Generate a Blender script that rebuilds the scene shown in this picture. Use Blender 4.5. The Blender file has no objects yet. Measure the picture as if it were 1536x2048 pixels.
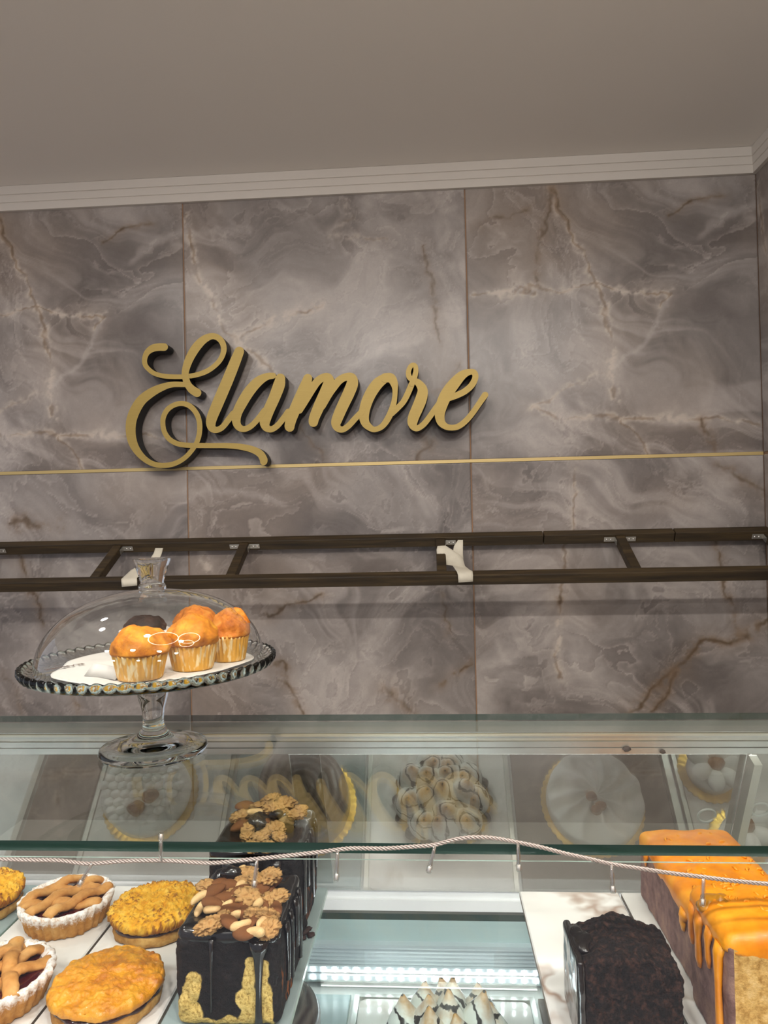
import bpy, math, random
import numpy as np
from mathutils import Vector, Matrix

# ------------------------------------------------------------------ camera, world, lights, exposure
SC = bpy.context.scene
COL = SC.collection
FPX = 1420.0
YAW, PITCH, ROLL, EYE = math.radians(3.624), math.radians(.719), math.radians(-1.227), 1.60
_f = np.array([-math.sin(YAW)*math.cos(PITCH), math.cos(YAW)*math.cos(PITCH), math.sin(PITCH)])
_r = np.array([math.cos(YAW), math.sin(YAW), 0.0])
_u = np.cross(_r, _f)
CR = math.cos(ROLL)*_r + math.sin(ROLL)*_u
CU = -math.sin(ROLL)*_r + math.cos(ROLL)*_u
CO = np.array([0.0, 0.0, EYE])
cd = bpy.data.cameras.new('camera')
cd.sensor_fit = 'VERTICAL'; cd.sensor_height = 36.0; cd.lens = FPX/2048*36.0
cd.clip_start = .01
cam = bpy.data.objects.new('camera', cd); COL.objects.link(cam)
M = Matrix.Identity(4)
for i in range(3):
    M[i][0], M[i][1], M[i][2], M[i][3] = CR[i], CU[i], -_f[i], CO[i]
cam.matrix_world = M
SC.camera = cam

w = bpy.data.worlds.new('world'); SC.world = w; w.use_nodes = True
w.node_tree.nodes['Background'].inputs[0].default_value = (.86, .88, 1.0, 1)
w.node_tree.nodes['Background'].inputs[1].default_value = .60
SC.view_settings.view_transform = 'Standard'
SC.view_settings.look = 'None'
SC.view_settings.gamma = 1
SC.view_settings.exposure = -0.06
SC.view_settings.use_curve_mapping = False
SC.cycles.max_bounces = 9
SC.cycles.diffuse_bounces = 3
SC.cycles.transparent_max_bounces = 20
SC.cycles.caustics_reflective = False
SC.cycles.caustics_refractive = False
SC.cycles.adaptive_threshold = .045
SC.cycles.sample_clamp_indirect = 6.0

def area(name, loc, sx, sy, power, col, target):
    l = bpy.data.lights.new(name, 'AREA'); l.shape = 'RECTANGLE'; l.size = sx; l.size_y = sy
    l.energy = power; l.color = col
    o = bpy.data.objects.new(name, l); COL.objects.link(o); o.location = loc
    o.rotation_euler = (Vector(target)-Vector(loc)).to_track_quat('-Z', 'Y').to_euler()
    return o
# round ceiling downlights of the shop, above and behind the viewer (their bezels are built further down)
DOWN = [(-1.25, -.37, 17, .3), (-.45, -.37, 20, .5), (.35, -.37, 23, .5), (1.02, -.37, 24, .3), (-1.31, .90, 8, 0), (-.30, .45, 5, 0), (.55, .45, 5, 0), (-1.2, -1.5, 14, 0), (-.1, -1.5, 14, 0), (.9, -1.5, 14, 0), (-1.37, 1.42, 3, 0)]
for x, y, pw, aim in DOWN:
    l = bpy.data.lights.new('downlight', 'AREA'); l.shape = 'DISK'; l.size = .14; l.energy = pw; l.color = (1.0, .955, .91)
    o = bpy.data.objects.new('downlight', l); COL.objects.link(o); o.location = (x, y, 2.938)
    o.rotation_euler = Vector((0, aim*1.6, -1.6+aim*.9)).to_track_quat('-Z', 'Y').to_euler()

# ------------------------------------------------------------------ helpers
RNG = np.random.default_rng(7)
def ray(x, y): return _f + CR*(x-768)/FPX + CU*(1024-y)/FPX
def at(x, y, axis, val):
    d = ray(x, y); i = 'XYZ'.index(axis)
    return CO + d*((val-CO[i])/d[i])
def lin(r, g, b):
    f = lambda c: ((c/255+.055)/1.055)**2.4 if c > 10.3 else c/255/12.92
    return (f(r), f(g), f(b), 1.0)

def vnoise(P, seed=0):
    P = np.asarray(P, float); I = np.floor(P).astype(np.int64); Fr = P-I; Fr = Fr*Fr*(3-2*Fr)
    def h(ix, iy, iz):
        n = (ix*374761393 + iy*668265263 + iz*2147483647 + seed*1274126177) & 0xffffffff
        n = ((n ^ (n >> 13))*1274126177) & 0xffffffff
        n = ((n ^ (n >> 16))*2246822519) & 0xffffffff
        return ((n ^ (n >> 15)) & 0xffff)/65535.0
    out = 0
    for dx in (0, 1):
        for dy in (0, 1):
            for dz in (0, 1):
                wx = Fr[:, 0] if dx else 1-Fr[:, 0]; wy = Fr[:, 1] if dy else 1-Fr[:, 1]; wz = Fr[:, 2] if dz else 1-Fr[:, 2]
                out = out + wx*wy*wz*h(I[:, 0]+dx, I[:, 1]+dy, I[:, 2]+dz)
    return out
def fbm(P, scale, oct=3, seed=0, rough=.5):
    P = np.asarray(P, float)*scale; a = 1; s = 0; t = 0
    for k in range(oct):
        s = s + a*(vnoise(P+k*17.3, seed+k)-.5); t += a; a *= rough; P = P*2.03
    return s/t*2
def vnormals(V, F):
    N = np.zeros_like(V)
    for f in F:
        p = V[list(f)]
        n = np.cross(p[1]-p[0], p[2]-p[0]) if len(p) == 3 else np.cross(p[2]-p[0], p[3]-p[1])
        for k in f: N[k] += n
    L = np.linalg.norm(N, axis=1, keepdims=True); L[L == 0] = 1
    return N/L
def roughen(V, F, amp, scale, oct=3, seed=0, rough=.5):
    V = np.asarray(V, float)
    return V + vnormals(V, F)*(amp*fbm(V, scale, oct, seed, rough))[:, None]

class MB:
    """collects shapes of ONE part"""
    def __init__(s): s.V = []; s.F = []; s.I = []
    def add(s, V, F, m=0):
        o = len(s.V); s.V += [tuple(map(float, v)) for v in V]; s.F += [tuple(i+o for i in f) for f in F]; s.I += [m]*len(F); return s
    def box(s, x0, x1, y0, y1, z0, z1, m=0):
        V = [(x, y, z) for z in (z0, z1) for y in (y0, y1) for x in (x0, x1)]
        return s.add(V, [(0, 2, 3, 1), (4, 5, 7, 6), (0, 1, 5, 4), (2, 6, 7, 3), (0, 4, 6, 2), (1, 3, 7, 5)], m)
    def build(s, name, mat, parent=None, smooth=True, loc=(0, 0, 0), sharp=None):
        me = bpy.data.meshes.new(name); me.from_pydata(s.V, [], s.F)
        for m in (mat if isinstance(mat, (list, tuple)) else [mat]): me.materials.append(m)
        if any(s.I): me.polygons.foreach_set('material_index', s.I)
        if smooth:
            me.polygons.foreach_set('use_smooth', [True]*len(s.F))
            if sharp is not None:
                me.set_sharp_from_angle(angle=math.radians(sharp))
        me.update()
        o = bpy.data.objects.new(name, me); COL.objects.link(o); o.location = loc
        if parent is not None: o.parent = parent
        return o
def lathe(prof, n=48, fn=None, cap=True):
    V = []; F = []; m = len(prof)
    for i in range(n):
        a = 2*math.pi*i/n
        for j, (r, z) in enumerate(prof):
            if fn: r, z = fn(a, r, z, j)
            V.append((r*math.cos(a), r*math.sin(a), z))
    for i in range(n):
        k = (i+1) % n
        for j in range(m-1): F.append((i*m+j, k*m+j, k*m+j+1, i*m+j+1))
    return np.array(V), F
def tube(pts, rad, n=8, flat=1.0, closed=False, caps=True, up=(0, 0, 1)):
    P = [Vector(p) for p in pts]; m = len(P); R = rad if isinstance(rad, (list, tuple)) else [rad]*m
    V = []; F = []; up = Vector(up)
    for i in range(m):
        t = (P[(i+1) % m]-P[i-1]) if closed else (P[min(i+1, m-1)]-P[max(i-1, 0)])
        t.normalize(); a = t.cross(up)
        if a.length < 1e-4: a = t.cross(Vector((0, 1, 0)))
        a.normalize(); b = a.cross(t)
        for k in range(n):
            q = 2*math.pi*k/n
            V.append(tuple(P[i] + a*(R[i]*math.cos(q)) + b*(R[i]*flat*math.sin(q))))
    for i in range(m if closed else m-1):
        j = (i+1) % m
        for k in range(n):
            l = (k+1) % n; F.append((i*n+k, i*n+l, j*n+l, j*n+k))
    if caps and not closed:
        F.append(tuple(range(n))[::-1]); F.append(tuple((m-1)*n+k for k in range(n)))
    return np.array(V), F
def sphere(n=16, m=10):
    V = []; F = []
    V.append((0, 0, -1))
    for j in range(1, m):
        p = -math.pi/2+math.pi*j/m
        for i in range(n):
            a = 2*math.pi*i/n; V.append((math.cos(p)*math.cos(a), math.cos(p)*math.sin(a), math.sin(p)))
    V.append((0, 0, 1)); L = len(V)-1
    for i in range(n): F.append((0, 1+(i+1) % n, 1+i)); F.append((L, 1+(m-2)*n+i, 1+(m-2)*n+(i+1) % n))
    for j in range(m-2):
        for i in range(n):
            k = (i+1) % n; F.append((1+j*n+i, 1+j*n+k, 1+(j+1)*n+k, 1+(j+1)*n+i))
    return np.array(V, float), F
def rblock(hx, hy, hz, r, n=14):
    """rounded box, centred; grid cells along each axis ~ n per longest"""
    L = max(hx, hy, hz); c = [max(4, int(round(n*h/L))) for h in (hx, hy, hz)]
    V = []; F = []; idx = {}
    def vid(k):
        if k not in idx:
            idx[k] = len(V); V.append([2*k[a]/c[a]-1 for a in range(3)])
        return idx[k]
    for ax in range(3):
        u, v = [(1, 2), (2, 0), (0, 1)][ax]
        for side in (0, c[ax]):
            for i in range(c[u]):
                for j in range(c[v]):
                    q = []
                    for di, dj in ((0, 0), (1, 0), (1, 1), (0, 1)):
                        k = [0, 0, 0]; k[ax] = side; k[u] = i+di; k[v] = j+dj; q.append(vid(tuple(k)))
                    F.append(tuple(q if side else q[::-1]))
    V = np.array(V, float)
    V = np.sin(V*math.pi/2*.92)/math.sin(math.pi/2*.92)*.35 + V*.65
    H = np.array([hx, hy, hz]); W = V*H; I = np.clip(W, -(H-r), H-r); D = W-I
    Ln = np.linalg.norm(D, axis=1, keepdims=True); Ln[Ln == 0] = 1
    mx = np.maximum(np.abs(D).max(axis=1, keepdims=True), 1e-9)
    return I + D/Ln*mx, F
def catmull(P, n=8):
    P = np.array(P, float); Q = np.vstack([2*P[0]-P[1], P, 2*P[-1]-P[-2]]); out = []
    for i in range(1, len(Q)-2):
        a, b, c, d = Q[i-1], Q[i], Q[i+1], Q[i+2]
        for k in range(n):
            t = k/n
            out.append(.5*((2*b)+(c-a)*t+(2*a-5*b+4*c-d)*t*t+(3*b-a-3*c+d)*t**3))
    out.append(P[-1]); return np.array(out)

def tag(o, label=None, cat=None, group=None, kind=None):
    if label: o['label'] = label
    if cat: o['category'] = cat
    if group: o['group'] = group
    if kind: o['kind'] = kind
    return o
def thing(name, label, cat, loc=(0, 0, 0), rz=0, group=None):
    o = bpy.data.objects.new(name, None); COL.objects.link(o); o.empty_display_size = .02
    o.location = loc; o.rotation_euler = (0, 0, rz)
    return tag(o, label, cat, group)
def copy_obj(o, parent, loc=None, rot=None, scale=None):
    c = o.copy(); COL.objects.link(c); c.parent = parent
    if loc is not None: c.location = loc
    if rot is not None: c.rotation_euler = rot
    if scale is not None: c.scale = scale
    return c

# ------------------------------------------------------------------ materials
class NT:
    def __init__(s, name):
        s.m = bpy.data.materials.new(name); s.m.use_nodes = True; s.t = s.m.node_tree; s.t.nodes.clear()
        s.out = s.n('ShaderNodeOutputMaterial')
    def n(s, typ, **kw):
        x = s.t.nodes.new(typ)
        for k, v in kw.items(): setattr(x, k, v)
        return x
    def set(s, sock, v):
        if isinstance(v, bpy.types.NodeSocket): s.t.links.new(v, sock)
        else: sock.default_value = v
    def math(s, op, a, b=None, c=None, clamp=False):
        x = s.n('ShaderNodeMath', operation=op, use_clamp=clamp); s.set(x.inputs[0], a)
        if b is not None: s.set(x.inputs[1], b)
        if c is not None: s.set(x.inputs[2], c)
        return x.outputs[0]
    def vec(s, op, a, b=None, scale=None):
        x = s.n('ShaderNodeVectorMath', operation=op); s.set(x.inputs[0], a)
        if b is not None: s.set(x.inputs[1], b)
        if scale is not None: s.set(x.inputs['Scale'], scale)
        return x.outputs['Value'] if op in ('DOT_PRODUCT', 'LENGTH', 'DISTANCE') else x.outputs[0]
    def coord(s, which='Object'): return s.n('ShaderNodeTexCoord').outputs[which]
    def noise(s, vec, scale, detail=4, rough=.55, dist=0, color=False):
        x = s.n('ShaderNodeTexNoise'); s.set(x.inputs['Vector'], vec); x.inputs['Scale'].default_value = scale
        x.inputs['Detail'].default_value = detail; x.inputs['Roughness'].default_value = rough; x.inputs['Distortion'].default_value = dist
        return x.outputs['Color' if color else 'Fac']
    def ramp(s, f, stops, interp='LINEAR'):
        x = s.n('ShaderNodeValToRGB'); s.set(x.inputs[0], f); e = x.color_ramp.elements; x.color_ramp.interpolation = interp
        while len(e) < len(stops): e.new(.5)
        for k, (p, c) in enumerate(stops):
            e[k].position = p; e[k].color = c if len(c) == 4 else (*c, 1)
        return x.outputs[0]
    def mix(s, f, a, b):
        x = s.n('ShaderNodeMix', data_type='RGBA'); s.set(x.inputs['Factor'], f); s.set(x.inputs['A'], a); s.set(x.inputs['B'], b)
        return x.outputs['Result']
    def smooth(s, v, a, b):
        x = s.n('ShaderNodeMapRange', interpolation_type='SMOOTHSTEP'); s.set(x.inputs['Value'], v)
        x.inputs['From Min'].default_value = a; x.inputs['From Max'].default_value = b; return x.outputs[0]
    def bump(s, h, strength=.3, dist=.002):
        x = s.n('ShaderNodeBump'); x.inputs['Strength'].default_value = strength; x.inputs['Distance'].default_value = dist; s.set(x.inputs['Height'], h); return x.outputs[0]
    def bsdf(s, col, rough=.5, metal=0, normal=None, coat=0, sub=0, spec=.5):
        x = s.n('ShaderNodeBsdfPrincipled'); s.set(x.inputs['Base Color'], col); s.set(x.inputs['Roughness'], rough); x.inputs['Metallic'].default_value = metal
        if normal is not None: s.set(x.inputs['Normal'], normal)
        x.inputs['Coat Weight'].default_value = coat; x.inputs['Coat Roughness'].default_value = .08
        x.inputs['Specular IOR Level'].default_value = spec
        if sub: x.inputs['Subsurface Weight'].default_value = sub; x.inputs['Subsurface Radius'].default_value = (.004, .002, .001); x.inputs['Subsurface Scale'].default_value = 1
        return x.outputs[0]
    def done(s, sh): s.set(s.out.inputs[0], sh); return s.m
    def polyline(s, P, pts):
        """distance from P to a chain of 2d points in the object's x/z plane"""
        best = None
        for (a, b) in zip(pts[:-1], pts[1:]):
            A = (a[0], 0, a[1]); ba = Vector((b[0]-a[0], 0, b[1]-a[1])); L = max(ba.length_squared, 1e-9)
            pa = s.vec('SUBTRACT', P, A)
            h = s.math('MULTIPLY', s.vec('DOT_PRODUCT', pa, tuple(ba)), 1/L, clamp=True)
            x = s.n('ShaderNodeVectorMath', operation='SCALE'); x.inputs[0].default_value = tuple(ba); s.set(x.inputs['Scale'], h)
            d = s.vec('DISTANCE', pa, x.outputs[0])
            best = d if best is None else s.math('MINIMUM', best, d)
        return best
def flatz(t, P):
    return t.vec('MULTIPLY', P, (1, 0, 1))

def simple(name, col, rough=.5, metal=0, nscale=0, namp=.15, coat=0, spec=.5, bump=0, bscale=60):
    t = NT(name); P = t.coord(); c = col
    if nscale:
        f = t.noise(P, nscale, 5, .6)
        c = t.mix(f, tuple(x*(1-namp) for x in col[:3])+(1,), tuple(min(1, x*(1+namp)) for x in col[:3])+(1,))
    nm = t.bump(t.noise(P, bscale, 5, .6), bump, .002) if bump else None
    return t.done(t.bsdf(c, rough, metal, nm, coat, 0, spec))
def emit(name, col, s):
    t = NT(name); e = t.n('ShaderNodeEmission'); e.inputs[0].default_value = (*col, 1); e.inputs[1].default_value = s
    return t.done(e.outputs[0])
def thin_glass(name, tint=(.95, .98, .97), f0=.045, gain=1.0, rough=0.0):
    t = NT(name); lw = t.n('ShaderNodeLayerWeight'); lw.inputs['Blend'].default_value = .5
    p = t.math('POWER', lw.outputs['Facing'], 5.0)
    f = t.math('MULTIPLY_ADD', p, (1-f0)*gain, f0*gain, clamp=True)
    a = t.n('ShaderNodeBsdfTransparent'); a.inputs[0].default_value = (*tint, 1)
    g = t.n('ShaderNodeBsdfGlossy'); g.inputs['Roughness'].default_value = rough; g.inputs[0].default_value = (1, 1, 1, 1)
    m = t.n('ShaderNodeMixShader'); t.set(m.inputs[0], f); t.set(m.inputs[1], a.outputs[0]); t.set(m.inputs[2], g.outputs[0])
    return t.done(m.outputs[0])
def real_glass(name, col=(.97, .985, .98), ior=1.47, clear=0.0):
    t = NT(name); g = t.n('ShaderNodeBsdfGlass'); g.inputs['Color'].default_value = (*col, 1); g.inputs['IOR'].default_value = ior; g.inputs['Roughness'].default_value = 0
    a = t.n('ShaderNodeBsdfTransparent'); a.inputs[0].default_value = (*col, 1); m = t.n('ShaderNodeMixShader'); m.inputs[0].default_value = clear
    t.set(m.inputs[1], g.outputs[0]); t.set(m.inputs[2], a.outputs[0])
    return t.done(m.outputs[0])

def vn2(P, seed):
    I = np.floor(P).astype(np.int64); f = P-I; f = f*f*f*(f*(f*6-15)+10)
    def h(ix, iy):
        n = (ix*374761393 + iy*668265263 + seed*1274126177) & 0xffffffff
        n = ((n ^ (n >> 13))*1274126177) & 0xffffffff
        n = ((n ^ (n >> 16))*2246822519) & 0xffffffff
        return ((n ^ (n >> 15)) & 0xffff)/65535.0
    a = h(I[:, 0], I[:, 1]); b = h(I[:, 0]+1, I[:, 1]); c = h(I[:, 0], I[:, 1]+1); d = h(I[:, 0]+1, I[:, 1]+1)
    return (a*(1-f[:, 0])+b*f[:, 0])*(1-f[:, 1])+(c*(1-f[:, 0])+d*f[:, 0])*f[:, 1]
def fb2(P, s, o, seed, r=.5):
    a = 1.; t = 0.; v = 0.; c, sn = .8, .6; P = P*s
    for k in range(o):
        v = v+a*(vn2(P+k*9.7, seed*31+k)-.5); t += a; a *= r; P = np.stack([c*P[:, 0]-sn*P[:, 1], sn*P[:, 0]+c*P[:, 1]], 1)*2.02
    return v/t*2
def sst(v, a, b):
    t = np.clip((v-a)/(b-a), 0, 1); return t*t*(3-2*t)
def marble_colours(P, seed, veins):
    """P: n x 2 points on the tile face; returns sRGB 0..255 colours of the stone print"""
    W = np.stack([fb2(P, 1.9, 4, seed), fb2(P+5.2, 1.9, 4, seed+1)], 1)
    Q = P+.22*W
    W2 = np.stack([fb2(Q, 5.5, 3, seed+2), fb2(Q+3.1, 5.5, 3, seed+3)], 1)
    Q2 = Q+.07*W2
    W3 = np.stack([fb2(P, 30, 3, seed+80, .6), fb2(P+2.2, 30, 3, seed+81, .6)], 1)
    C = lambda *c: np.array(c, float)
    n = fb2(Q, 1.9, 5, seed+4); m = fb2(Q2, 6.0, 6, seed+5, .6)
    f = np.clip(.48+.85*n+.80*m, 0, 1)[:, None]
    col = C(102, 95, 91)*(1-f)+C(168, 160, 154)*f
    w = sst(fb2(P, 1.6, 4, seed+6), .0, .5)[:, None]*.55
    col = col*(1-w)+C(146, 131, 118)*w
    # layered cloud fronts: bright lip that fades to one side
    for s, k, am, sd, wdt in ((1.5, 2.6, .40, 7, .07), (3.2, 2.6, .40, 8, .09), (7.0, 2.2, .30, 9, .12), (13., 2.0, .2, 10, .15)):
        g = fb2(Q2+.012*W3, s, 6, seed+sd, .58)*k+.37; fr = g-np.floor(g)
        lip = np.exp(-fr/wdt)*sst(fr, 0, .015)
        msk = sst(fb2(Q2, 3.4, 4, seed+sd+20), -.05, .38)
        a = (lip*msk*am*1.15)[:, None]; col = col*(1-a)+C(204, 193, 184)*a
        dk = (np.exp(-(1-fr)/.10)*msk*am*.45)[:, None]; col = col*(1-dk)+C(92, 82, 80)*dk
    # brushed sheaves of parallel lines
    for ang, sd in ((-62, 40), (12, 50), (-28, 60)):
        r = np.radians(ang); u = Q@np.array([np.cos(r), np.sin(r)]); v = Q@np.array([-np.sin(r), np.cos(r)])
        st = fb2(np.stack([u*1.4, v*26], 1), 1, 4, seed+sd, .6); msk = sst(fb2(P, 2.0, 2, seed+sd+1), .10, .42)
        a = (sst(st, .0, .45)*msk*.42)[:, None]; col = col*(1-a)+C(190, 180, 173)*a
        a = (sst(-st, .05, .5)*msk*.22)[:, None]; col = col*(1-a)+C(104, 94, 91)*a
    # veins
    J = .024*np.stack([fb2(P, 16, 4, seed+70, .6), fb2(P+8, 16, 4, seed+71, .6)], 1)+.018*np.stack([fb2(P, 5, 2, seed+72), fb2(P+8, 5, 2, seed+73)], 1)
    PV = P+J; mod = sst(fb2(P, 11, 4, seed+74, .6), -.25, .25); fine = sst(fb2(P, 60, 3, seed+75, .6), -.3, .25)
    for q, wd, am, kind in veins:
        d = np.full(len(P), 9.)
        for a, b in zip(q[:-1], q[1:]):
            a = np.array(a); ba = np.array(b)-a; pa = PV-a; h = np.clip(pa@ba/max(ba@ba, 1e-9), 0, 1); d = np.minimum(d, np.hypot(*(pa-h[:, None]*ba).T))
        core = 1-sst(d, 0, wd*1.0); halo = 1-sst(d, 0, wd*2.6); wide = 1-sst(d, 0, wd*7)
        if kind == 'pale':
            L = ((halo*.85*fine+wide*.22)*am, C(196, 183, 170)), (core*mod*am*.62, C(108, 86, 64))
        elif kind == 'brown':
            L = ((halo*fine*.45+wide*.16)*am, C(120, 98, 78)), (core*mod*am*.8, C(84, 67, 49))
        else:
            L = ((halo*.5+wide*.15)*am, C(196, 187, 180)),
        for a, c in L: a = a[:, None]; col = col*(1-a)+c*a
    return np.clip(col, 0, 255)

def stone_material(name):
    t = NT(name); at_ = t.n('ShaderNodeAttribute', attribute_name='print'); P = t.coord()
    g = t.noise(P, 26, 6, .65); h = t.noise(P, 150, 3, .6)
    k = t.math('ADD', t.math('MULTIPLY', t.math('SUBTRACT', g, .5), .30), t.math('MULTIPLY_ADD', t.math('SUBTRACT', h, .5), .14, 1.0))
    c = t.vec('SCALE', at_.outputs['Color'], scale=k)
    return t.done(t.bsdf(c, .30, 0, None, 0, 0, .35))
def white_marble(name, seed, tint=(232, 229, 224), vein=(176, 160, 142)):
    t = NT(name); P = t.vec('ADD', t.coord(), (seed*1.3, seed*.7, 0))
    wc = t.vec('SUBTRACT', t.noise(P, 6, 4, .6, color=True), (.5, .5, .5))
    Pw = t.vec('ADD', P, t.vec('SCALE', wc, scale=.14))
    nz = t.noise(Pw, 4.2, 4, .5); ri = t.math('ABSOLUTE', t.math('SUBTRACT', nz, .5))
    f = t.math('SUBTRACT', 1.0, t.smooth(ri, .0, .03)); f = t.math('MULTIPLY', f, t.smooth(t.noise(P, 8, 3, .5), .42, .68))
    c = t.mix(t.smooth(t.noise(P, 7, 5, .6), .4, .7), lin(*tint), lin(*[x-14 for x in tint]))
    c = t.mix(t.math('MULTIPLY', f, .8), c, lin(*vein))
    return t.done(t.bsdf(c, .14, 0, None, 0, 0, .5))

def wood(name):
    t = NT(name); m = t.n('ShaderNodeMapping'); t.set(m.inputs[0], t.coord()); m.inputs['Scale'].default_value = (1.5, 22, 22)
    f = t.noise(m.outputs[0], 3, 7, .65, .4)
    c = t.ramp(f, [(.3, lin(30, 22, 12)), (.5, lin(54, 42, 24)), (.7, lin(78, 62, 36))])
    return t.done(t.bsdf(c, .55, 0, t.bump(f, .3, .002)))

MAT = {}
MAT['ceiling'] = simple('ceiling_paint', lin(232, 225, 216), .9, nscale=1.2, namp=.03)
MAT['mould'] = simple('moulding_paint', lin(206, 198, 188), .6, nscale=8, namp=.02)
MAT['grout'] = simple('tan_grout', lin(150, 118, 92), .9, nscale=20)
MAT['floor'] = simple('floor_tile', lin(150, 140, 130), .4, nscale=4)
MAT['gold_trim'] = simple('satin_gold_trim', lin(196, 172, 116), .42, .4)
MAT['black'] = simple('black_letter_side', lin(9, 9, 10), .55, nscale=30)
def gold_face():
    t = NT('brushed_gold'); m = t.n('ShaderNodeMapping'); t.set(m.inputs[0], t.coord()); m.inputs['Scale'].default_value = (4, 4, 160)
    f = t.noise(m.outputs[0], 5, 3, .6)
    c = t.mix(f, lin(152, 127, 62), lin(172, 147, 78))
    return t.done(t.bsdf(c, .48, .35, t.bump(f, .05, .001)))
MAT['gold'] = gold_face()
MAT['wood'] = wood('dark_stained_wood')
MAT['zinc'] = simple('zinc_plate', lin(190, 188, 182), .35, .9, nscale=60)
MAT['tape'] = simple('paper_tape', lin(214, 207, 188), .8, nscale=40, bump=.4, bscale=70)
MAT['alu'] = simple('anodised_aluminium', lin(206, 206, 200), .34, .75, nscale=5, namp=.05)
MAT['alu_dark'] = simple('aluminium_groove_shade', lin(140, 140, 134), .4, .75)  # darker copy of the aluminium, shade of the groove put into the colour
MAT['white_metal'] = simple('white_lacquered_metal', lin(236, 238, 238), .35, nscale=3, namp=.02)
MAT['cold_panel'] = simple('pale_teal_panel', lin(196, 212, 212), .35, nscale=6, namp=.05)
MAT['pane'] = thin_glass('top_pane_glass', (.915, .94, .925), .045, .85)
MAT['pane_front'] = thin_glass('front_pane_glass', (.985, .992, .99), .04, .40)
MAT['pane_shelf'] = thin_glass('shelf_glass', (.90, .95, .945), .045, 1.0)
MAT['pane_door'] = thin_glass('door_glass', (.80, .80, .78), .30, 1.0)
MAT['dome'] = thin_glass('dome_glass', (.965, .975, .97), .055, 1.5)
MAT['edge'] = simple('green_glass_edge', lin(4, 40, 31), .28, 0, nscale=3, namp=.6, spec=.8)
MAT['edge_pale'] = simple('pale_glass_edge', lin(168, 196, 184), .15)
MAT['ground_edge'] = simple('ground_glass_edge', lin(232, 236, 234), .4)
MAT['glass'] = real_glass('clear_cast_glass')
MAT['plate'] = real_glass('pressed_plate_glass', (.97, .99, .985), 1.47, .0)
MAT['led'] = emit('led_chip', (.93, .97, 1.0), 34)
MAT['fill_glow'] = emit('added_fill_glow', (1.0, .97, .92), 26)  # glow of the added bar under the rear rail
MAT['fill_glow_low'] = emit('added_fill_glow_low', (.94, .98, 1.0), 20)  # glow of the added bar below the glass shelf
MAT['ring'] = emit('ring_lamp_diffuser', (1.0, .90, .74), 14)
MAT['acrylic'] = simple('frosted_acrylic', lin(206, 214, 220), .22, nscale=4)
MAT['slate'] = simple('teal_grey_slab', lin(150, 166, 166), .35, nscale=9, namp=.1)
MAT['umber'] = simple('dark_brown_board', lin(92, 80, 72), .4, nscale=8)
MAT['slab_edge'] = simple('slab_edge', lin(120, 104, 88), .5)
MAT['bench'] = simple('white_worktop', lin(232, 228, 220), .4, nscale=2, namp=.02)
MAT['bench_body'] = simple('bench_front', lin(120, 108, 98), .5, nscale=2)
MAT['paper'] = simple('parchment_paper', lin(220, 216, 207), .75, nscale=14, namp=.03, bump=.15, bscale=30)
MAT['ink'] = simple('brown_print', lin(92, 64, 42), .8)
MAT['cord'] = thin_glass('clear_cord', (.86, .83, .8), .10, 1.0, .12)
MAT['wire'] = simple('silver_wire', lin(168, 156, 148), .3, .3)
MAT['bulb'] = thin_glass('clear_bulb_sleeve', (.88, .88, .87), .16, 1.0, .05)
MAT['bulb_core'] = simple('bulb_core', lin(228, 224, 216), .3)
MAT['gold_board'] = simple('gold_cake_board', lin(222, 180, 84), .3, .8, nscale=40)

MAT['led'].cycles.emission_sampling = 'NONE'   # tiny chips: seen, but not worth a sampled light each
# ------------------------------------------------------------------ setting: wall tiles, ceiling, mouldings, floor, workbench
K = 1.35                      # the wall stands 2.7 m away
def wz(z): return EYE+(z-EYE)*K
WY = 2.0*K
JX = [x*K for x in (-2.313, -1.502, -.691, .1205, .917)]
ZT, ZC = wz(1.7645), wz(2.60)
XR = JX[4]
VA = [([(1105, 380), (1130, 440), (1160, 500), (1190, 565), (1212, 625), (1226, 690), (1233, 750), (1240, 800)], .008, .9, 'pale'),
      ([(945, 592), (990, 583), (1050, 570), (1120, 570), (1185, 562), (1235, 577), (1300, 582), (1350, 580), (1322, 612)], .006, .85, 'pale'),
      ([(1104, 385), (1090, 440), (1075, 490), (1073, 525), (1080, 560)], .007, .7, 'brown'),
      ([(1106, 378), (1124, 410), (1140, 452)], .006, .8, 'brown'),
      ([(1062, 812), (1120, 825), (1180, 829), (1240, 835), (1330, 840), (1440, 846), (1521, 850)], .007, .8, 'pale'),
      ([(1243, 838), (1265, 868), (1288, 906)], .006, .8, 'pale'),
      ([(955, 447), (1000, 430), (1055, 421)], .006, .7, 'brown'),
      ([(1345, 427), (1395, 402), (1445, 393)], .005, .8, 'brown'),
      ([(1410, 462), (1460, 430), (1521, 415)], .009, .6, 'light'),
      ([(1398, 842), (1418, 880), (1432, 908)], .006, .8, 'brown'),
      ([(1240, 730), (1290, 690), (1345, 590)], .005, .6, 'light'),
      ([(1060, 815), (1130, 770), (1215, 745)], .005, .6, 'pale')]
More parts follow.
